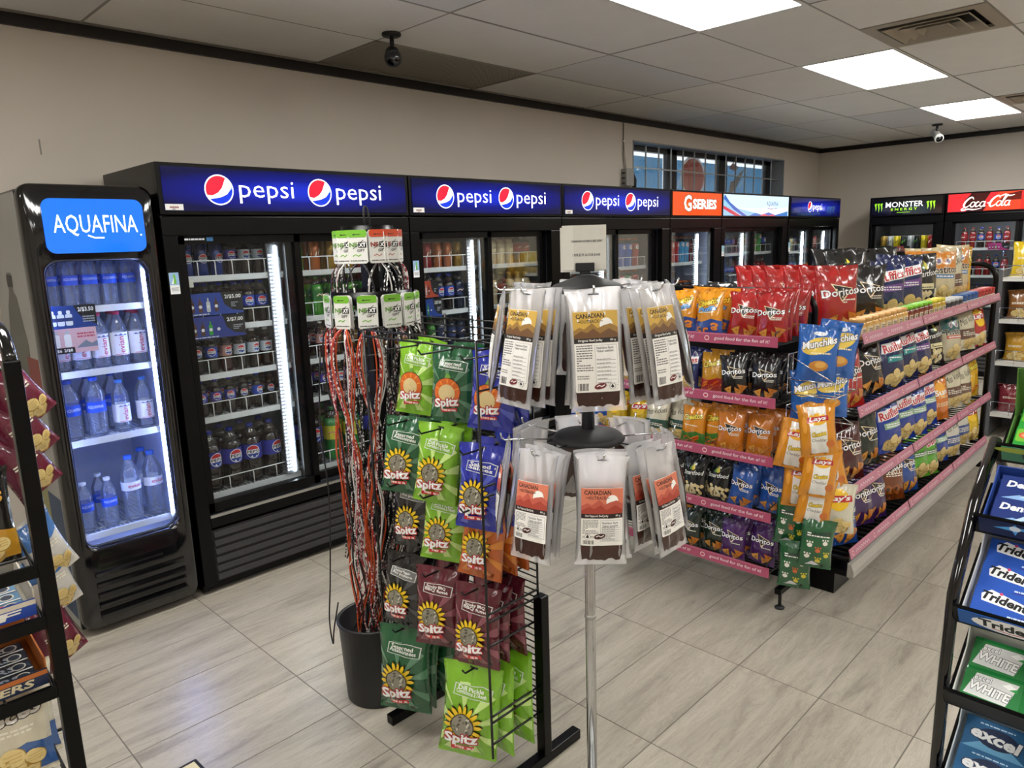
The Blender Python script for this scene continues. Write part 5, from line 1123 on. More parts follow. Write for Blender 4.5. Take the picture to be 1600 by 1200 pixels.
# ================================================================== seed-bag rack
SEED = {'lime': ('7db52a', 'c9e88a'), 'green': ('1f5a36', '5a8a6a'), 'blue': ('1f2c9c', '4a58c0'), 'black': ('151517', '4a4a4e'), 'orange': ('b8591a', 'd8842a'), 'maroon': ('5a1a28', '8a4a56')}
TXT = {'lime': ('Dill Pickle', "Cornichons à l'Aneth"), 'green': ('Seasoned', 'Assaisonnées'), 'blue': ('Salted', 'Salées'), 'black': ('Cracked Pepper', 'Au poivre'), 'orange': ('', ''), 'maroon': ('Smoky BBQ', 'BBQ fumé')}
def seed_bag(key, col, pumpkin=False):
    base, ray = SEED[col]; w, h = .17, .28; a = Art(); cx, cy = -.015, h*.40
    for k in range(9):                                       # rays of lighter colour
        t = 2*PI*k/9+.2; a.poly([(cx+.03*math.cos(t), cy+.03*math.sin(t)), (cx+.12*math.cos(t-.14), cy+.12*math.sin(t-.14)), (cx+.12*math.cos(t+.14), cy+.12*math.sin(t+.14))], ray)
    it = []
    for vs, fs, c in a.it: it.append(([(max(-w*.48, min(w*.48, x)), max(h*.06, min(h*.94, y))) for x, y in vs], fs, c))
    a.it = it
    p = [(-.05, h*.70), (.055, h*.665), (.06, h*.775), (.03, h*.80), (-.045, h*.80)]
    a.poly([(x*1.06, y+(.002 if y > h*.75 else -.002)) for x, y in p], 'dfe4dc'); a.poly(p, base if col != 'black' else '7a7a7c')
    a.text(TXT[col][0], .0, h*.765, .075, .013, 'f4f6f0', None, .02, R(-4)); a.text(TXT[col][1], .002, h*.725, .09, .012, 'f4f6f0', None, .02, R(-6))
    if pumpkin:
        a.ell(cx, cy, .056, .052, '2a1408', 22); a.ell(cx, cy, .053, .049, 'd8641a', 22)
        for k in range(5): t = PI*(k+.5)/5; a.line([(cx+.05*math.cos(t), cy+.046*math.sin(t)), (cx+.034*math.cos(t), cy+.030*math.sin(t))], .004, 'f09a3a')
        a.ell(cx, cy-.004, .034, .031, 'd8c08a', 18); a.poly([(cx-.012, cy+.05), (cx-.004, cy+.066), (cx+.008, cy+.064), (cx+.016, cy+.05)], '6aa03a')
    else:
        for rr, c, n in ((.062, '2a2008', 17), (.058, 'f0c81e', 17)):
            for k in range(n):
                t = 2*PI*k/n; a.poly([(cx+.030*math.cos(t-.2), cy+.030*math.sin(t-.2)), (cx+rr*.86*math.cos(t-.10), cy+rr*.86*math.sin(t-.10)), (cx+rr*math.cos(t), cy+rr*math.sin(t)), (cx+rr*.86*math.cos(t+.10), cy+rr*.86*math.sin(t+.10)), (cx+.030*math.cos(t+.2), cy+.030*math.sin(t+.2))], c)
        a.ell(cx, cy, .035, .035, '2a2008', 20); a.ell(cx, cy, .032, .032, '8a8676', 20)
        rn = random.Random(4)
        for k in range(16): x, y = rn.uniform(-.024, .024), rn.uniform(-.016, .024); a.ell(cx+x, cy+y, .006, .003, rn.choice(('4a463c', 'c9c6b8', '6a6656')), 7, rn.uniform(0, 3))
    a.text('Spitz', cx, cy-.042, .098, .042, 'ffffff', 'b01824', .035, R(8), .1, .07)
    a.poly([(cx-.026, cy-.076), (cx+.040, cy-.068), (cx+.040, cy-.056), (cx-.026, cy-.064)], 'c81f2a'); a.greek(cx-.02, cy-.072, cx+.034, cy-.060, 1, 'f8d8d0', 3)
    a.line([(-.014, h*.955), (.014, h*.955)], .006, '0a0a0a')
    return make_bag(key, 'seed_bag', w, h, .027, foil(base), a, {'lime': 'lime green', 'green': 'dark green', 'blue': 'royal blue', 'black': 'black', 'orange': 'orange', 'maroon': 'maroon'}[col]+(' pumpkin seed bag' if pumpkin else ' sunflower seed bag'), 'seed bag', len(key)*7)
for c in SEED: seed_bag('s_'+c, c)
for c in ('lime', 'green', 'blue'): seed_bag('p_'+c, c, True)
RX, RYA, RYB = 1.50, 1.40, 1.92
t = thing('seed_rack', 'black wire peg rack of seed bags on two floor bars', 'display rack', (RX, RYA, 0)); WR = RYB-RYA; FX = -.225
for y in (0, WR):
    boxpart('foot', t, -.23, .16, y-.017, y+.017, 0, .034, BLACK, .003)
    q = MB(); q.rbox(-.017, .017, y-.017, y+.017, .034, .575, BLACK, .003); q.build('post', t)
q = MB()
for z in [.12+.0222*k for k in range(59)]: q.tube([(-.004, .012, z), (-.004, WR-.012, z)], .0026, WIREB, 5)
for y in (.012, WR*.25, WR*.5, WR*.75, WR-.012): q.tube([(.0, y, .10), (.0, y, 1.42)], .004, WIREB, 6)
q.build('wire_panel', t)
for y in (0, WR):
    q = MB(); q.tube([(FX, y, .14), (FX, y, 1.385)], .0042, WIREB, 6)
    for z in (.185, .255, .275, .50, .575, .60, .95, .98, 1.25, 1.30, 1.36, 1.385): q.tube([(FX, y, z), (-.012, y, z)], .0034, WIREB, 6)
    q.build('side_guard', t)
q = MB()
for z in (1.365, 1.385): q.tube([(FX, 0, z), (FX, WR, z)], .0036, WIREB, 6)
q.build('front_rail', t)
cols = [RYA+.43, RYA+.265, RYA+.085]; tops = [1.335, 1.10, .90, .645, .392]
plan = {(0, 0): [('p_lime', 1), ('s_lime', 2)], (0, 1): [('p_green', 3)], (0, 2): [('p_blue', 1), ('s_blue', 3)], (1, 0): [('s_green', 2)], (1, 1): [('s_lime', 2)], (1, 2): [('s_blue', 3)], (2, 0): [('s_black', 2)], (2, 1): [('s_lime', 1), ('s_green', 1)], (2, 2): [('s_orange', 3)], (3, 0): [('s_black', 2)], (3, 1): [('s_maroon', 2)], (3, 2): [('s_maroon', 4)], (4, 0): [('s_green', 3)], (4, 2): [('s_lime', 4)]}
DX = [.085, .04, .055, .015, 0]; DY = [-.055, -.035, -.025, -.012, 0]
RW = ['top', 'second', 'third', 'fourth', 'bottom']; rnd = random.Random(21)
for (r, c), lst in plan.items():
    y, zt = cols[c]+DY[r], tops[r]; s = (.82, .88, .84, .9, 1.1)[r]; n = 0
    if (r, c) == (1, 2): zt -= .03
    q = MB(); q.tube([(-.004, y-RYA, zt), (FX-.02, y-RYA, zt), (FX-.03, y-RYA, zt+.014)], .003, WIREB, 6); q.build('peg', t)
    for key, cnt in lst:
        for i in range(cnt):
            x = RX-.205+DX[r]+.066*n*s; n += 1
            if x > RX-.022: continue
            rz = R(-90)+R(26)+rnd.uniform(-.1, .1) if n == 1 else R(-90)+rnd.uniform(-.05, .12)
            bag(key, bm_at((x, y, zt+.012), rz, rnd.uniform(.06, .12) if n == 1 and r < 4 else rnd.uniform(.0, .06), rnd.uniform(-.02, .12), s, .28), 'hanging at the front of the %s rack row' % RW[r] if n == 1 else 'hanging behind on the %s rack row' % RW[r], 'seed bags on the wire rack')
# ================================================================== jerky spinner
FILM = clear('clear_film', 'fdfdff', .17, 'ffffff', .12, .08, .8, True); MEAT = mat('dried_meat', '35170f', .32, var=.5, scale=25, bump=.9, bscale=40, coat=.5)
def mountains(a, x0, x1, y0, y1, sky, far, near):
    w, h = x1-x0, y1-y0; a.rect(x0, y0, x1, y1, sky); a.ell(x0+w*.74, y0+h*.48, w*.15, w*.15, 'f4f2ec', 20)
    a.poly([(x0, y0)]+[(x0+w*u, y0+h*v) for u, v in ((0, .30), (.14, .42), (.24, .34), (.42, .56), (.55, .36), (.68, .46), (.84, .52), (1, .38))]+[(x1, y0)], far)
    a.poly([(x0, y0)]+[(x0+w*u, y0+h*v) for u, v in ((0, .12), (.18, .28), (.3, .2), (.45, .36), (.6, .16), (.8, .34), (1, .16))]+[(x1, y0)], near)
def jerky(key, h, zlab, lh, sky, far, near, strip, name_, desc, rounded):
    w = .126
    def extra(root, mp):
        a = Art(); lw = .104; a.rrect(-lw/2, zlab, lw/2, zlab+lh, .004, 'efece6')
        top = zlab+lh; m0 = top-lh*(.335 if not rounded else .44)
        mountains(a, -lw/2, lw/2, m0, top-.001, sky, far, near)
        a.text('CANADIAN', -.012, top-.011, .066, .0105, '1c1714', None, .02); a.text('OUTBACK', -.012, top-.0235, .044, .0075, '1c1714', None, .01)
        for sx in (-1, 1): a.rect(-.012+sx*.0255-.004, top-.0242, -.012+sx*.0255+.004, top-.0228, '1c1714')
        a.rect(-lw/2, m0-.011, lw/2, m0, strip); a.text(name_, -.014, m0-.0055, .058, .0068, 'f4f0ea', None, .01); a.text('80 g', .040, m0-.0055, .013, .0055, 'f4f0ea', None, .01)
        b0, b1 = zlab+.004, m0-.014; a.greek(-lw/2+.004, b0+(b1-b0)*.42, -.010, b1, 11, '6a6864', 3, .45); a.greek(-lw/2+.004, b0+(b1-b0)*.24, -.02, b0+(b1-b0)*.34, 2, '8a8884', 5, .5)
        a.rect(-.004, b0+(b1-b0)*.10, lw/2-.004, b1-.002, '8a8884'); a.rect(-.0034, b0+(b1-b0)*.10+.0006, lw/2-.0046, b1-.0026, 'f2f0ec'); a.text('Nutrition Facts', .020, b1-.008, .040, .0055, '2a2826', None, .01); a.text('Valeur nutritive', .020, b1-.015, .040, .0055, '2a2826', None, .01)
        for k in range(7): y = b0+(b1-b0)*(.14+.085*k); a.rect(-.001, y, lw/2-.008, y+.0007, '6a6864'); a.greek(-.001, y+.001, lw/2-.02, y+.004, 1, '8a8884', k)
        for k in range(9): x = -lw/2+.006+k*.0028; a.rect(x, b0, x+(.0018 if k % 3 else .001), b0+(b1-b0)*.16, '2a2826')
        ox = -.006 if rounded else .006; oy = b0+(b1-b0)*.05 if not rounded else b0+(b1-b0)*.26
        a.ell(ox, oy+.004, .0155, .0075, 'd8ccc4', 16, .2); a.ell(ox, oy+.004, .0145, .0066, '6a1a20' if not rounded else '3a1f1a', 16, .2); a.line([(ox-.009, oy+.003), (ox-.003, oy+.006), (ox+.003, oy+.003), (ox+.010, oy+.007)], .0022, 'f0e6e0')
        mx = .034 if not rounded else -.036; a.ell(mx, oy+.003, .0072, .0072, '3a3836', 14); a.ell(mx, oy+.003, .0064, .0064, 'f2f0ec', 14); a.poly([(mx-.004, oy+.002), (mx, oy+.009), (mx+.004, oy+.002), (mx, oy-.001)], '2a2826')
        ar = a.mesh('label', mp, [w*(-.5+k/14) for k in range(1, 14)], [h*k/18 for k in range(1, 18)], base=.0028, eps=.0002); link('label', ar, root)
        q = MB(); nx, nz = 10, 12; z0, z1 = .013, zlab+lh*(.62 if not rounded else .98)
        for side in (0, 1):
            vs = []
            for j in range(nz+1):
                for i in range(nx+1):
                    u, v = -1+2*i/nx, j/nz; e = 1-.10*abs(noise.noise((v*5, side*3.0, h*90)))-.12*(v*2-1)**4
                    x = u*.053*e; z = z0+(z1-z0)*v+(.008*noise.noise((u*3, side*2.0, 4.0)) if j in (0, nz) else 0)
                    p_, n_ = mp(x, z); lift = .0007+.0012*max(0, noise.noise((x*70, z*70, 2.0)))*(1-u*u)
                    p_ = p_+n_*lift; vs.append(p_ if side == 0 else Vector((p_.x, -p_.y*.93+.0004, p_.z)))
            fs = [(j*(nx+1)+i, j*(nx+1)+i+1, (j+1)*(nx+1)+i+1, (j+1)*(nx+1)+i) for j in range(nz) for i in range(nx)]
            q.add(vs, fs if side == 0 else [f[::-1] for f in fs], MEAT, True)
        q.build('meat', root)
        q = MB(); q.box(-.012, .012, -.0032, -.0022, h*.955, h*.965, mat('hang_hole', '55565a', .6)); q.build('hang_hole', root)
    return make_bag(key, 'jerky_packet', w, h, .0125, FILM, None, desc, 'jerky packet', 31 if rounded else 17, extra=extra, crimp=.03)
jerky('j_gold', .275, .045, .182, 'd3aa4a', '9a7434', '6e4a26', '1a1412', 'Original Beef Jerky', 'clear jerky packet with gold label', False)
jerky('j_red', .265, .050, .140, 'd97a5e', 'c05a48', 'a8402f', '241412', 'Hot Peppered Beef Jerky', 'clear jerky packet with salmon label', True)
PX, PY = 1.375, 1.106; JS = .955; PHI = math.atan2(-PY, -PX)
t = thing('jerky_spinner', 'chrome two-tier spinner stand hung with jerky packets', 'display stand', (PX, PY, 0))
q = MB(); q.lathe([(.165, 0), (.17, .006), (.165, .014), (.03, .03), (.018, .034)], STEEL, 32); q.build('base', t)
q = MB(); q.lathe([(.0135, .03), (.0135, 1.14)], CHROME, 20); q.lathe([(.0165, 1.14), (.0165, 1.54)], CHROME, 20); q.lathe([(.0145, .66), (.0155, .662), (.0155, .668), (.0145, .67)], STEEL, 20); q.build('pole', t)
for z, nm in ((1.537, 'top'), (1.167, 'low')):
    q = MB(); q.lathe([(.088, z-.022), (.092, z-.016), (.080, z-.004), (.03, z+.014 if nm == 'top' else z+.006), (.018, z+.018 if nm == 'top' else z+.008)], BLACKM, 28); q.build('hub', t)
spin = random.Random(8)
ARMS = ['facing the chip rack', 'between coolers and chip rack', 'facing the coolers', 'between coolers and snack rack', 'facing the snack rack', 'facing away from the coolers', 'facing the gum rack', 'between gum and chip racks']
for tier, (z, off, key, hb) in enumerate(((1.521, 4, 'j_gold', .275), (1.151, 9, 'j_red', .265))):
    for k in range(8):
        ph = PHI+R(off+45*k); ux, uy = math.cos(ph), math.sin(ph); Ra = .21
        q = MB(); q.tube([(ux*.08, uy*.08, z), (ux*Ra, uy*Ra, z+.004), (ux*(Ra+.008), uy*(Ra+.008), z+.010), (ux*(Ra+.010), uy*(Ra+.010), z+.022)], .0024, CHROME, 6); q.build('arm', t)
        nn = 3 if k in (0, 1, 7) else 2
        for i in range(nn):
            r = Ra-.012-.026*i
            if r < .12 and k % 2: continue
            bag(key, bm_at((PX+ux*r, PY+uy*r, z+.012), ph+PI/2+spin.uniform(-.06, .06), (.06 if k == 0 else .15)+spin.uniform(0, .06)-.02*i, spin.uniform(-.05, .05), JS, hb), ('outermost' if i == 0 else 'tucked in')+' on the arm '+ARMS[int(((ph % (2*PI))+PI/8)/(PI/4)) % 8], 'jerky packets on the spinner')
# paper sign held in the clamp on top of the spinner
t = thing('price_sign', 'white paper price sign clamped on top of the spinner', 'sign', (PX-.005, PY+.005, 1.537), PHI+PI/2); t.scale = (.76, .76, .76)
q = MB(); q.rbox(-.012, .022, -.006, .008, .026, .05, BLACKM, .002); q.build('clamp_stem', t); q = MB(); q.rbox(-.025, .035, -.010, .012, .035, .062, BLACKM, .003); q.build('clamp', t)
PAP = mat('paper', 'd9d6cc', .8)
q = MB(); pts = [(-.066, .004), (-.03, -.002), (.02, .0), (.072, .002)]
for dy, dx in ((0, 0), (.004, -.006)):
    vs = []; fs = []
    for i, (x, y) in enumerate(pts):
        for j in range(2): vs += [(x+dx, y+dy, .040+j*.138-(.006 if dx else 0)), (x+dx, y+dy+.0008, .040+j*.138-(.006 if dx else 0))]
    for i in range(3): a_ = i*4; fs += [(a_, a_+4, a_+6, a_+2), (a_+1, a_+3, a_+7, a_+5), (a_+2, a_+6, a_+7, a_+3), (a_, a_+1, a_+5, a_+4)]
    q.add(vs, fs, PAP)
pp = q.build('paper', t); a = Art(); a.text('CANADIAN OUTBACK BEEF JERKY', .012, .128, .098, .009, '2a2826', None, .02); a.text('1 FOR $7.79  & 2 FOR $14.00', .010, .086, .086, .009, '2a2826', None, .02)
def sgn(x, y):
    for (xa, ya), (xb, yb) in zip(pts, pts[1:]):
        if xa <= x <= xb: f_ = (x-xa)/(xb-xa); return Vector((x, ya+(yb-ya)*f_, y)), Vector((0, -1, 0))
    return Vector((x, 0, y)), Vector((0, -1, 0))
link('sign_print', a.mesh('sign_print', sgn, [-.03, .02]), pp)
# ================================================================== charging-cord stand in a bin
BX, BY = 1.362, 2.113
t = thing('round_bin', 'black plastic bin standing under the hanging cords', 'bin', (BX, BY, 0))
q = MB(); q.lathe([(.112, 0), (.116, .006), (.130, .30), (.136, .302), (.136, .310), (.130, .312), (.124, .305), (.110, .015), (.0, .014)], mat('bin_plastic', '141416', .42, var=.1), 36); q.build('bin', t)
NX, NY = BX, BY; BX, BY = 1.412, 2.062
t = thing('cord_stand', 'black two-ring stand rising from the bin for charging cords', 'display stand', (BX, BY, .02))
q = MB(); q.rbox(-.022, .022, -.022, .022, 0, 1.66, BLACK, .003); q.build('post', t)
for z, r in ((1.645, .085), (1.435, .135)):
    q = MB(); q.lathe([(r, z), (r, z+.042), (r-.003, z+.042), (r-.003, z), (r, z)], BLACK, 32, cap=False)
    q.tube([(-r*.71, r*.71, z+.02), (r*.71, -r*.71, z+.02)], .005, BLACK, 6)
    q.build('ring', t)
q = MB(); q.tube([(-.008, 0, 1.66)]+[(.010*math.cos(R(a_)), .004*math.sin(R(a_)), 1.715+.035*math.sin(R(a_))) for a_ in range(180, -1, -20)]+[(.010, 0, 1.66)], .004, BLACKM, 6); q.build('top_loop', t)
def speckle(key, base, dots, sc=170):
    m = mat(key, base, .45); N = m.node_tree.nodes; L = m.node_tree.links; tc = N.new('ShaderNodeTexCoord'); no = N.new('ShaderNodeTexVoronoi'); no.inputs['Scale'].default_value = sc
    cr = N.new('ShaderNodeValToRGB'); cr.color_ramp.interpolation = 'CONSTANT'; cr.color_ramp.elements[0].color = lin(base); cr.color_ramp.elements[1].position = .62; cr.color_ramp.elements[1].color = lin(dots)
    L.new(tc.outputs['Object'], no.inputs['Vector']); sp = N.new('ShaderNodeSeparateColor'); L.new(no.outputs['Color'], sp.inputs[0]); L.new(sp.outputs[0], cr.inputs[0]); L.new(cr.outputs[0], N['Principled BSDF'].inputs['Base Color'])
    return m
CORD = {'orange': (mat('cord_orange', 'c04a1c', .45), 'orange'), 'white': (mat('cord_white', 'd8d6d2', .4), 'white'), 'red': (speckle('cord_red', '9a1f30', 'e8e0dc'), 'red and white speckled'), 'bw': (speckle('cord_black_white', '141416', 'e4e4e0'), 'black and white speckled'), 'black': (mat('cord_black', '111113', .45), 'black'), 'maroon': (speckle('cord_maroon', '3a1418', '8a6a6a'), 'dark maroon')}
CARD = mat('card_white', 'd9d9d4', .5); 
def tag_art(green):
    a = Art(); g = '6fae2a' if green else 'c8481f'; w, h = .062, .106; a.rrect(-w/2, h*.78, w/2, h, .008, g)
    a.poly([(-.016, h*.86), (-.010, h*.885), (-.006, h*.87), (.014, h*.875), (.006, h*.85), (-.008, h*.85), (-.012, h*.835)], '0c0c0c')
    a.text('NE', -.014, h*.56, .026, .014, '5a8a2a' if green else '8a2a1a', None, .04); a.rect(.002, h*.47, .028, h*.64, '17181a'); a.text('XT', .015, h*.555, .022, .013, 'f0f0ec', None, .04); a.line([(-.016, h*.44), (.020, h*.70)], .002, '3a3a38')
    a.text('GIFT', .010, h*.39, .026, .009, '2a2a2a', None, .02, 0, .2); a.line([(-.018, h*.22), (-.008, h*.27), (.0, h*.22), (.010, h*.27)], .003, '6fae2a' if green else 'b06a5a'); a.greek(-.026, h*.06, .026, h*.11, 1, '3a3a3a', 3)
    return a
cardme = {}
for g in (True, False):
    q = MB(); w, h = .062, .106
    q.prism([(-w/2+.006, 0), (w/2-.006, 0), (w/2, .006), (w/2, h-.008), (w/2-.008, h), (-w/2+.008, h), (-w/2, h-.008), (-w/2, .006)], 0, .0016, CARD); cardme[g] = (q.mesh('hang_tag'), tag_art(g).mesh('tag_print', flat((0, -.0002, 0))))
rc = random.Random(77)
def cord_pack(ring_z, r, ang, kinds, green, where, end_z, n_cards=3, tie=.30, tilt=0):
    ux, uy = math.cos(ang), math.sin(ang); base = Vector((BX+ux*(r+.012), BY+uy*(r+.012), ring_z))
    k0 = kinds[0]; nm = CORD[k0][1]; out = Vector((ux, uy, 0)); tan = Vector((-uy, ux, 0))
    q = MB()
    for j, kd in enumerate(kinds):
        for sgn_ in (-1, 1):
            sp = rc.uniform(.018, .055)*sgn_; ob = rc.uniform(-.004, .018); rr = rc.uniform(.02, .085); a2 = rc.uniform(0, 6.28); zt = ring_z-.11-tie+rc.uniform(-.05, .05)
            p0 = base+out*.004+tan*(.006*sgn_)+Vector((0, 0, -.085)); pts_ = [p0, base+out*(.012+ob)+tan*(sp*.7)+Vector((0, 0, -.12)), base+out*(.014+ob)+tan*sp+Vector((0, 0, -.12-tie*.28)), base+out*(.010+ob)+tan*(sp*.6)+Vector((0, 0, -.12-tie*.65)), Vector((base.x+out.x*.004+tan.x*.003*sgn_, base.y+out.y*.004+tan.y*.003*sgn_, zt))]
            e = Vector((NX+rr*math.cos(a2), NY+rr*math.sin(a2), end_z+rc.uniform(-.06, .06))); s0 = pts_[-1]
            for u in (.15, .3, .45, .6, .75, .88, 1): pts_.append(s0.lerp(e, u)+tan*rc.uniform(-.02, .02)+out*(rc.uniform(-.008, .008)+.012*math.sin(PI*u)))
            q.tube(smooth([p-base for p in pts_], 3), .0026, CORD[kd][0], 5)
    q.tube([Vector((out.x*.004, out.y*.004, -.11-tie-.006)), Vector((out.x*.004, out.y*.004, -.11-tie+.008))], .007, mat('brass_tie', '7a5428', .4, .5), 8)
    root = q.build('charging_cord', None, loc=base, label=nm+' charging cord pack '+where, cat='charging cord', group='charging cords on the ring stand')
    for i in range(n_cards):
        c = link('hang_tag', cardme[green][0], root, out*(.010-.005*i)+Vector((0, 0, -.088)), (0, tilt if i == 0 else rc.uniform(-.05, .05), ang+PI/2+rc.uniform(-.12, .12)))
        if i == 0: link('tag_print', cardme[green][1], c)
CA = math.atan2(-BY, -BX)
for k, (da, kinds, gr) in enumerate(((-38, ['white', 'orange', 'red', 'orange', 'red'], True), (-6, ['white', 'red', 'orange', 'orange', 'red'], True), (24, ['bw', 'black', 'maroon', 'black'], True), (50, ['orange', 'bw', 'black', 'bw'], True), (72, ['white', 'bw', 'maroon', 'black'], True), (-68, ['red', 'orange', 'black'], True), (-100, ['black', 'orange'], False), (100, ['bw', 'red'], True), (130, ['bw', 'black'], True), (160, ['maroon', 'bw'], False), (-135, ['orange', 'red'], True))):
    cord_pack(1.47, .135, CA+R(da), kinds, gr, 'hung on the lower ring facing the '+('shop floor' if abs(da) < 60 else 'coolers' if abs(da) > 95 else 'side'), .24, 4 if abs(da) < 60 else 2)
for k, (da, kinds, gr) in enumerate(((-70, ['maroon', 'bw'], True), (-45, ['bw', 'white'], True), (-18, ['bw', 'black'], True), (18, ['white', 'bw'], False), (44, ['bw', 'bw'], False), (80, ['red', 'maroon'], False), (110, ['red', 'bw'], False), (150, ['maroon', 'black'], True), (-120, ['black', 'bw'], True))):
    cord_pack(1.675, .085, CA+R(da), kinds, gr, 'hung on the upper ring facing the '+('shop floor' if abs(da) < 60 else 'coolers' if abs(da) > 95 else 'side'), .55, 3, .24)
# one loose cord looping outside the bin, and an upside-down tag
q = MB(); tl = Vector((-math.sin(CA), math.cos(CA), 0)); oc = Vector((math.cos(CA), math.sin(CA), 0)); P0 = Vector((NX, NY, 0))
q.tube(smooth([P0-tl*.11+oc*.06+Vector((0, 0, 1.30)), P0-tl*.13+oc*.07+Vector((0, 0, 1.05)), P0-tl*.12+oc*.06+Vector((0, 0, .8)), P0-tl*.14+oc*.05+Vector((0, 0, .5)), P0-tl*.155+oc*.05+Vector((0, 0, .34)), P0-tl*.15+oc*.045+Vector((0, 0, .24)), P0-tl*.142+oc*.06+Vector((0, 0, .30)), P0-tl*.12+oc*.05+Vector((0, 0, .40))], 5), .0026, CORD['black'][0], 6)
q.build('loose_cord', None, label='loose black cord looping over the rim of the bin', cat='charging cord')
# ================================================================== snack rack at the near left
LX, LY = .305, 1.70
t = thing('snack_bar_rack', 'black tiered wire rack of snack bars and nuts', 'display rack', (LX, LY, 0))
for xx in (0, -.66):
    q = MB(); q.rbox(xx-.015, xx+.015, -.015, .012, 0, 1.44, BLACK, .003); q.tube([(xx, 0, 1.43)]+[(xx, .07*(1-math.cos(R(a))), 1.43+.07*math.sin(R(a))) for a in range(15, 91, 15)]+[(xx, .30, 1.50), (xx, .36, 1.44), (xx, .37, 0.0)], .013, BLACKG, 8); q.build('side_frame', t)
LZ = [1.01, .895, .735, .50, .24]
for z in LZ:
    q = MB()
    for i in range(9): y = .005+.33*i/8; q.tube([(-.645, y, z+.05*i/8), (-.015, y, z+.05*i/8)], .0028, WIREB, 5)
    for i in range(8): x = -.64+.625*i/7; q.tube([(x, 0, z), (x, .335, z+.05)], .0028, WIREB, 5)
    q.box(-.645, -.015, -.012, -.008, z-.022, z+.006, BLACK); q.tube([(-.02, .0, z), (-.02, .30, z+.12), (-.02, .335, z+.05)], .003, WIREB, 5); q.build('shelf', t)
def bar_tray(name, lab, z, w, col, side, word, wcol, ncol, bar, barw, bl):
    tr = thing(name, lab, 'snack box', (LX-.025-w/2, LY+.004, z+.010))
    tr.rotation_euler = (R(8), 0, 0)
    q = MB(); c1, c2 = ink(col), ink(side)
    q.box(-w/2, w/2, 0, .003, 0, .038, c1); q.box(-w/2, w/2, .003, .17, 0, .003, c2); q.box(-w/2, -w/2+.003, .003, .17, .003, .06, c2); q.box(w/2-.003, w/2, .003, .17, .003, .06, c2); q.box(-w/2, w/2, .17, .173, 0, .09, c2); q.build('tray', tr)
    a = Art(); a.rect(-w/2, .026, w/2, .037, side); a.text(word, w*.10, .015, w*.62, .018, wcol, None, .03, 0, .1); a.rect(-w*.36, .006, -w*.26, .026, 'b02a2a'); link('tray_print', a.mesh('tray_print', flat((0, -.0002, 0))), tr)
    q = MB(); q.rbox(-w*.45, w*.45, 0, .036, 0, .016, mat('bar_'+bar, bar, .25, coat=.5, bump=.3, bscale=60), .005); bme = q.mesh('snack_bar')
    a = Art(); a.text(barw, .02, .018, w*.55, .018, ncol, None, .03); a.ell(w*.36, .018, .014, .012, 'c9c6be', 14); a.ell(w*.36, .018, .011, .009, '2a3444', 14); a.rect(-w*.44, .0, w*.44, .004, 'd8d8d4'); pme = a.mesh('bar_print', flat((0, 0, .0162), (1, 0, 0), (0, 1, 0)))
    M = Matrix.Translation((LX-.025-w/2, LY+.004, z+.010)) @ Matrix.Rotation(R(8), 4, 'X')
    for i in range(4):
        o = link('snack_bar', bme, None, label=bl, cat='snack bar', group=bl); o.matrix_world = M @ Matrix.Translation((0, .008+.039*i, .004+.0*i)) @ Matrix.Rotation(R(4), 4, 'X'); link('bar_print', pme, o)
bar_tray('protein_bar_box', 'orange and navy box of protein bars on the snack rack', LZ[2], .28, '1c2a4a', 'b8682a', 'BUILDERS', 'd8cba8', '9aa2b0', '26303f', 'BUILDERS', 'dark protein bar lying in the orange and navy box')
bar_tray('energy_bar_box', 'blue box of energy bars on the snack rack', LZ[1], .28, '2248a8', 'd8d0c0', 'CLIF', 'f4f0e8', 'd8452a', '6a90b0', 'CLIF', 'pale blue energy bar lying in the blue box')
chip('nuts', '1a1816', 'clusters', 'black and gold nut cluster pouch', logo='', kind='round', low='c8922a', w=.15, h=.21, d=.028, wc='e0a84a', oc='1a1816')
chip('pnut', '6a1a34', '', 'maroon peanut packet', logo='', kind='round', w=.12, h=.19, d=.026)
chip('choc', 'd8d0b8', 'Pieces', 'cream chocolate pieces bag', logo='', kind='round', low='3a62a0', w=.17, h=.21, d=.03, wc='f4f0e8', oc='2a1a10')
chip('ymix', 'd4d2cc', '', 'white and blue snack mix packet', logo='', kind='round', top='3a72b8', w=.12, h=.18, d=.022)
bag('nuts', bm_at((LX-.10, LY+.035, LZ[0]+.016), R(-6), .10, 0, .95), 'standing on the snack rack', 'packets on the snack rack')
bag('nuts', bm_at((LX-.25, LY+.035, LZ[0]+.016), R(4), .10, 0, .95), 'standing beside another on the snack rack', 'packets on the snack rack')
for i in range(3): bag('choc', bm_at((LX-.11+.02*i-.16*(i // 2), LY+.05+.06*(i % 2), LZ[3]+.030), R(-5), .25, .04), 'leaning on a lower tier of the snack rack', 'packets on the snack rack')
q = MB(); q.tube([(.03, .19, .50), (.03, .19, 1.42)], .004, WIREB, 6); q.tube([(0, .19, 1.40), (.03, .19, 1.40)], .004, WIREB, 6); q.tube([(0, .19, .52), (.03, .19, .52)], .004, WIREB, 6); q.build('side_rail', t)
for key, px, py, ro in (('pnut', 44, 604, -.55), ('pnut', 48, 660, -.5), ('pnut', 52, 716, -.45), ('ymix', 78, 850, -.35), ('ymix', 82, 905, -.2), ('pnut', 92, 985, -.3)):
    p = on(px, py, 1, LY+.23); bag(key, bm_at((p.x+.01, LY+.23, p.z-.08), R(20), .05, ro, .92), 'clipped to the side of the snack rack', 'packets on the snack rack')
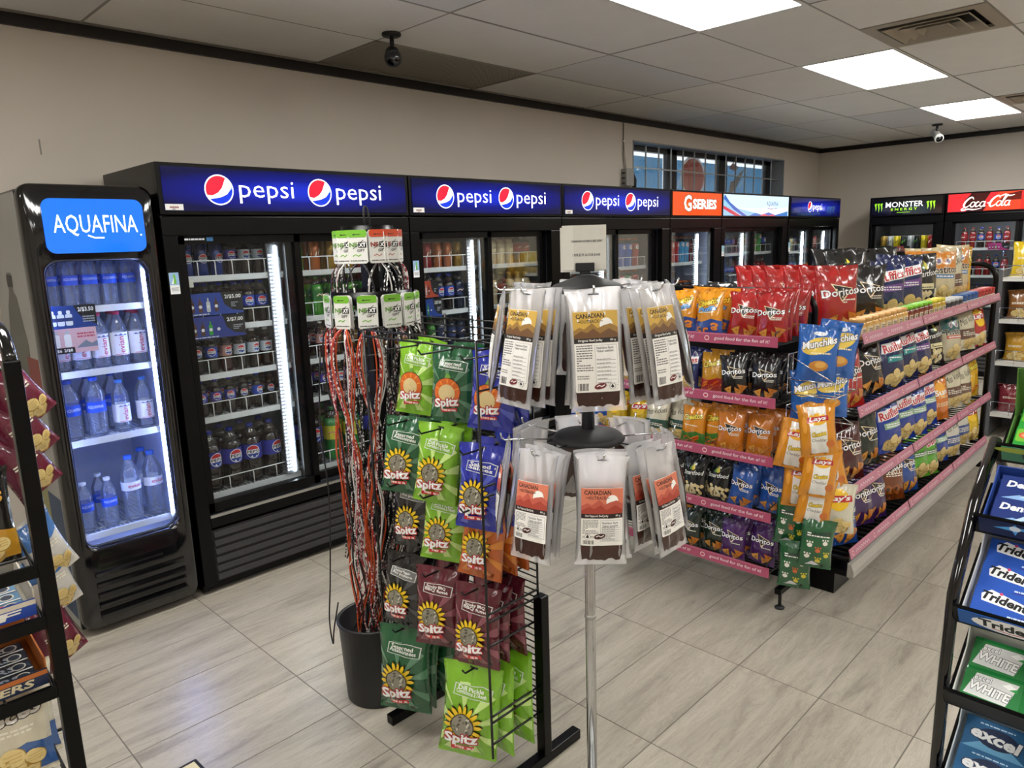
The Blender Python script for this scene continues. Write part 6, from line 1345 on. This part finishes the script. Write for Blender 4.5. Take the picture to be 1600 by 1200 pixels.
# ================================================================== gum rack at the near right
t = thing('gum_rack', 'black tiered wire rack of gum and lozenge boxes', 'display rack', (1.25, .265, 0))
TIER = [(1.466, 1.276), (1.345, 1.183), (1.262, 1.055), (1.250, .914), (1.248, .768), (1.246, .60)]
for yy in (0, -.34):
    q = MB(); q.tube([(.0, yy, .0), (.0, yy, .60), (.004, yy, .914), (.016, yy, 1.055), (.10, yy, 1.183), (.222, yy, 1.268)], .0095, BLACKG, 8); q.tube([(.30, yy, 0), (.30, yy, 1.20), (.222, yy, 1.262)], .009, BLACKG, 8); q.tube([(0, yy, .03), (.30, yy, .03)], .008, BLACKG, 8); q.build('side_frame', t)
TH = R(32)
def tier_frame(k):
    x, z = TIER[k]; ex, ey = Vector((0, -1, 0)), Vector((math.cos(TH), 0, math.sin(TH))); n = ex.cross(ey); M = Matrix((ex, ey, n)).transposed().to_4x4(); M.translation = Vector((x-.004, .255, z-.036)); return M
TIN = (1.25, .265, 0)
def gum(k, tray, packcol, art, pack, label_tray, label_pack, lipcol, lipart, name, pw=.079, pl=.05, ph=.014, rows=3, back=.055):
    M = tier_frame(k); Ml = Matrix.Translation(Vector(TIN)).inverted() @ M; x, z = TIER[k]
    q = MB(); q.box(-.004, .335, -.004, .002, -.004, .036, BLACK, Ml); q.box(-.004, .335, -.004, .16 if k != 1 else .105, -.006, -.002, BLACK, Ml); sh = q.build('shelf', t)
    q = MB(); q.box(.004, .33, -.0055, -.0042, .002, .034, A(lipcol), Ml); lp = q.build('label_card', sh)
    if lipart: me = lipart.mesh('card_print', flat((.004, -.0057, .002), (1, 0, 0), (0, 0, 1))); me.transform(Ml); link('card_print', me, lp)
    tr = thing(name, label_tray, 'gum box'); tr.matrix_world = M @ Matrix.Translation((.006, .004, 0))
    Wt = pw*3+.02; Lt = rows*pl+.012; c = ink(tray)
    q = MB(); q.box(0, Wt, 0, Lt, 0, .002, c); q.box(0, Wt, 0, .002, .002, .024, c); q.box(0, Wt, Lt-.002, Lt, .002, .024+back, c)
    q.prism([(0, .002), (Lt-.002, .002), (Lt-.002, .024+back), (Lt*.7, .026), (0, .024)], 0, .002, c, 'x'); q.prism([(0, .002), (Lt-.002, .002), (Lt-.002, .024+back), (Lt*.7, .026), (0, .024)], Wt-.002, Wt, c, 'x'); q.build('tray', tr)
    q = MB(); q.rbox(0, pw-.002, 0, pl-.002, 0, ph, mat('pack_'+packcol, packcol, .25, coat=.5), .002); bme = q.mesh('gum_pack'); pme = art.mesh('pack_print', flat((0, 0, ph+.0001), (1, 0, 0), (0, 1, 0)))
    for r in range(rows):
        for c_ in range(3):
            o = link('gum_pack', bme, None, label=label_pack, cat='gum pack', group=label_pack); o.matrix_world = M @ Matrix.Translation((.006+.009+pw*c_, .004+.006+pl*r, .003)) @ Matrix.Rotation(R(7), 4, 'X'); link('pack_print', pme, o)
def la(w=.326, h=.032): return Art()
a = Art(); a.rect(0, 0, .079, .048, '2aa03a'); a.rrect(.002, .018, .076, .046, .004, '7ac43a'); a.ell(.018, .032, .013, .008, 'd8623a', 14); a.ell(.018, .032, .009, .005, 'f0a07a', 12); a.text('HALLS', .05, .012, .04, .012, 'f4f6f0', '1a3a2a', .03)
l = Art(); l.rect(0, 0, .326, .032, '4a8a6a'); l.rrect(.03, .003, .30, .029, .012, '3a4a48'); l.ell(.02, .026, .03, .006, 'a8b84a', 14); l.text('HALLS', .10, .016, .09, .017, 'e8eee8', None, .04)
gum(0, '4f7a34', '3f9a3a', a, 0, 'green lozenge box on the topmost tier of the gum rack', 'green lozenge pack with orange fruit picture', '4a8a6a', l, 'lozenge_box', rows=2, back=.085)
a = Art(); a.rect(0, 0, .079, .048, '16307a'); a.poly([(0, 0), (.03, .012), (.079, .0)], '8fb8e8'); a.text('Dentyne', .042, .030, .066, .017, 'f4f8ff', None, .04, 0, .15); a.poly([(.03, .006), (.045, .018), (.06, .008), (.048, .010)], 'c8e0f8'); a.greek(.045, .014, .075, .019, 1, 'b8cef0', 2)
l = Art(); l.rect(0, 0, .326, .032, '0f1f4a'); l.poly([(.02, .018), (.045, .026), (.05, .032), (.054, .026), (.20, .024), (.055, .020), (.05, .006), (.046, .016)], '5ab0f0'); l.ell(.05, .022, .008, .006, 'e8f6ff', 12); l.text('Dentyne', .12, .012, .075, .016, 'f0f4fa', None, .02)
gum(1, '2a4a9a', '1c3a9a', a, 0, 'navy gum box with ice-blue packs on the gum rack', 'navy gum pack with ice-blue burst', '0f1f4a', l, 'ice_gum_box', rows=2, back=.01)
a = Art(); a.rect(0, 0, .079, .048, '1f54b8'); a.poly([(.010, .036), (.022, .046), (.079, .030), (.079, .016), (.012, .024)], 'f2f4f6'); a.text('Trident', .042, .031, .064, .015, '17181c', None, .04, R(-8), .1); a.ell(.036, .042, .0025, .0025, 'd03a6a', 10); a.poly([(.04, .0), (.079, .014), (.079, .004)], '2a3a9a'); a.greek(.05, .004, .076, .009, 1, 'cfe0f8', 2)
l = Art(); l.rect(0, 0, .326, .032, '1f5aa8'); l.ell(.07, .016, .052, .016, 'f2f4f6', 20); l.text('Trident', .07, .017, .085, .018, '17181c', None, .04); l.line([(.045, .007), (.07, .004), (.095, .008)], .0016, 'c02a4a')
gum(2, 'c9ced6', '1f54b8', a, 0, 'pale gum tray of blue and white packs on the gum rack', 'blue and white gum pack in the pale tray', '1f5aa8', l, 'blue_gum_box', rows=3, back=.03)
a = Art(); a.rect(0, 0, .079, .048, '1f7a3a'); a.poly([(.004, .006), (.016, .044), (.074, .044), (.062, .004)], 'd9dad8'); a.text('excel', .026, .037, .024, .009, 'f0f0f0', '20242a', .03, 0, .1); a.text('WHITE', .038, .020, .056, .015, 'f6f6f4', '6a6e72', .03, R(-6), .1); a.poly([(.052, .036), (.062, .042), (.072, .036), (.062, .032)], 'f8f8f6'); a.poly([(.062, .032), (.073, .037), (.073, .030)], '2f9a4a')
gum(3, 'd6d8d4', '1f7a3a', a, 0, 'white-edged gum tray of green and silver packs on the gum rack', 'green and silver gum pack in the white-edged tray', '141416', None, 'green_gum_box', pw=.092, pl=.056, rows=2, back=.03)
a = Art(); a.rect(0, 0, .092, .054, '1f5f8f'); a.poly([(0, .0), (.092, .0), (.06, .02), (.03, .018)], '6aa8d0'); a.ell(.048, .026, .030, .017, '17284a', 20); a.text('excel', .046, .027, .072, .020, 'f2f4f6', '2a3a5a', .04, R(-6), .1, .05); a.greek(.02, .044, .07, .048, 1, 'b8d4e8', 4)
gum(4, 'c8d4dc', '1f5f8f', a, 0, 'pale tray of teal blue gum packs on the gum rack', 'teal blue gum pack in the pale tray', '1f8a4a', None, 'teal_gum_box', pw=.092, pl=.056, rows=2, back=.03)
# ================================================================== small tray on the floor
p = on(306, 1184, 2, .06); t = thing('floor_tray', 'low black tray with a cream label on the tiled floor', 'tray', (p.x, p.y, 0), R(2))
q = MB(); q.rbox(-.20, .0, -.16, .0, 0, .06, BLACKM, .006); q.build('tray', t); boxpart('label', t, -.19, -.012, -.14, -.014, .06, .0608, ink('d8cda8'))
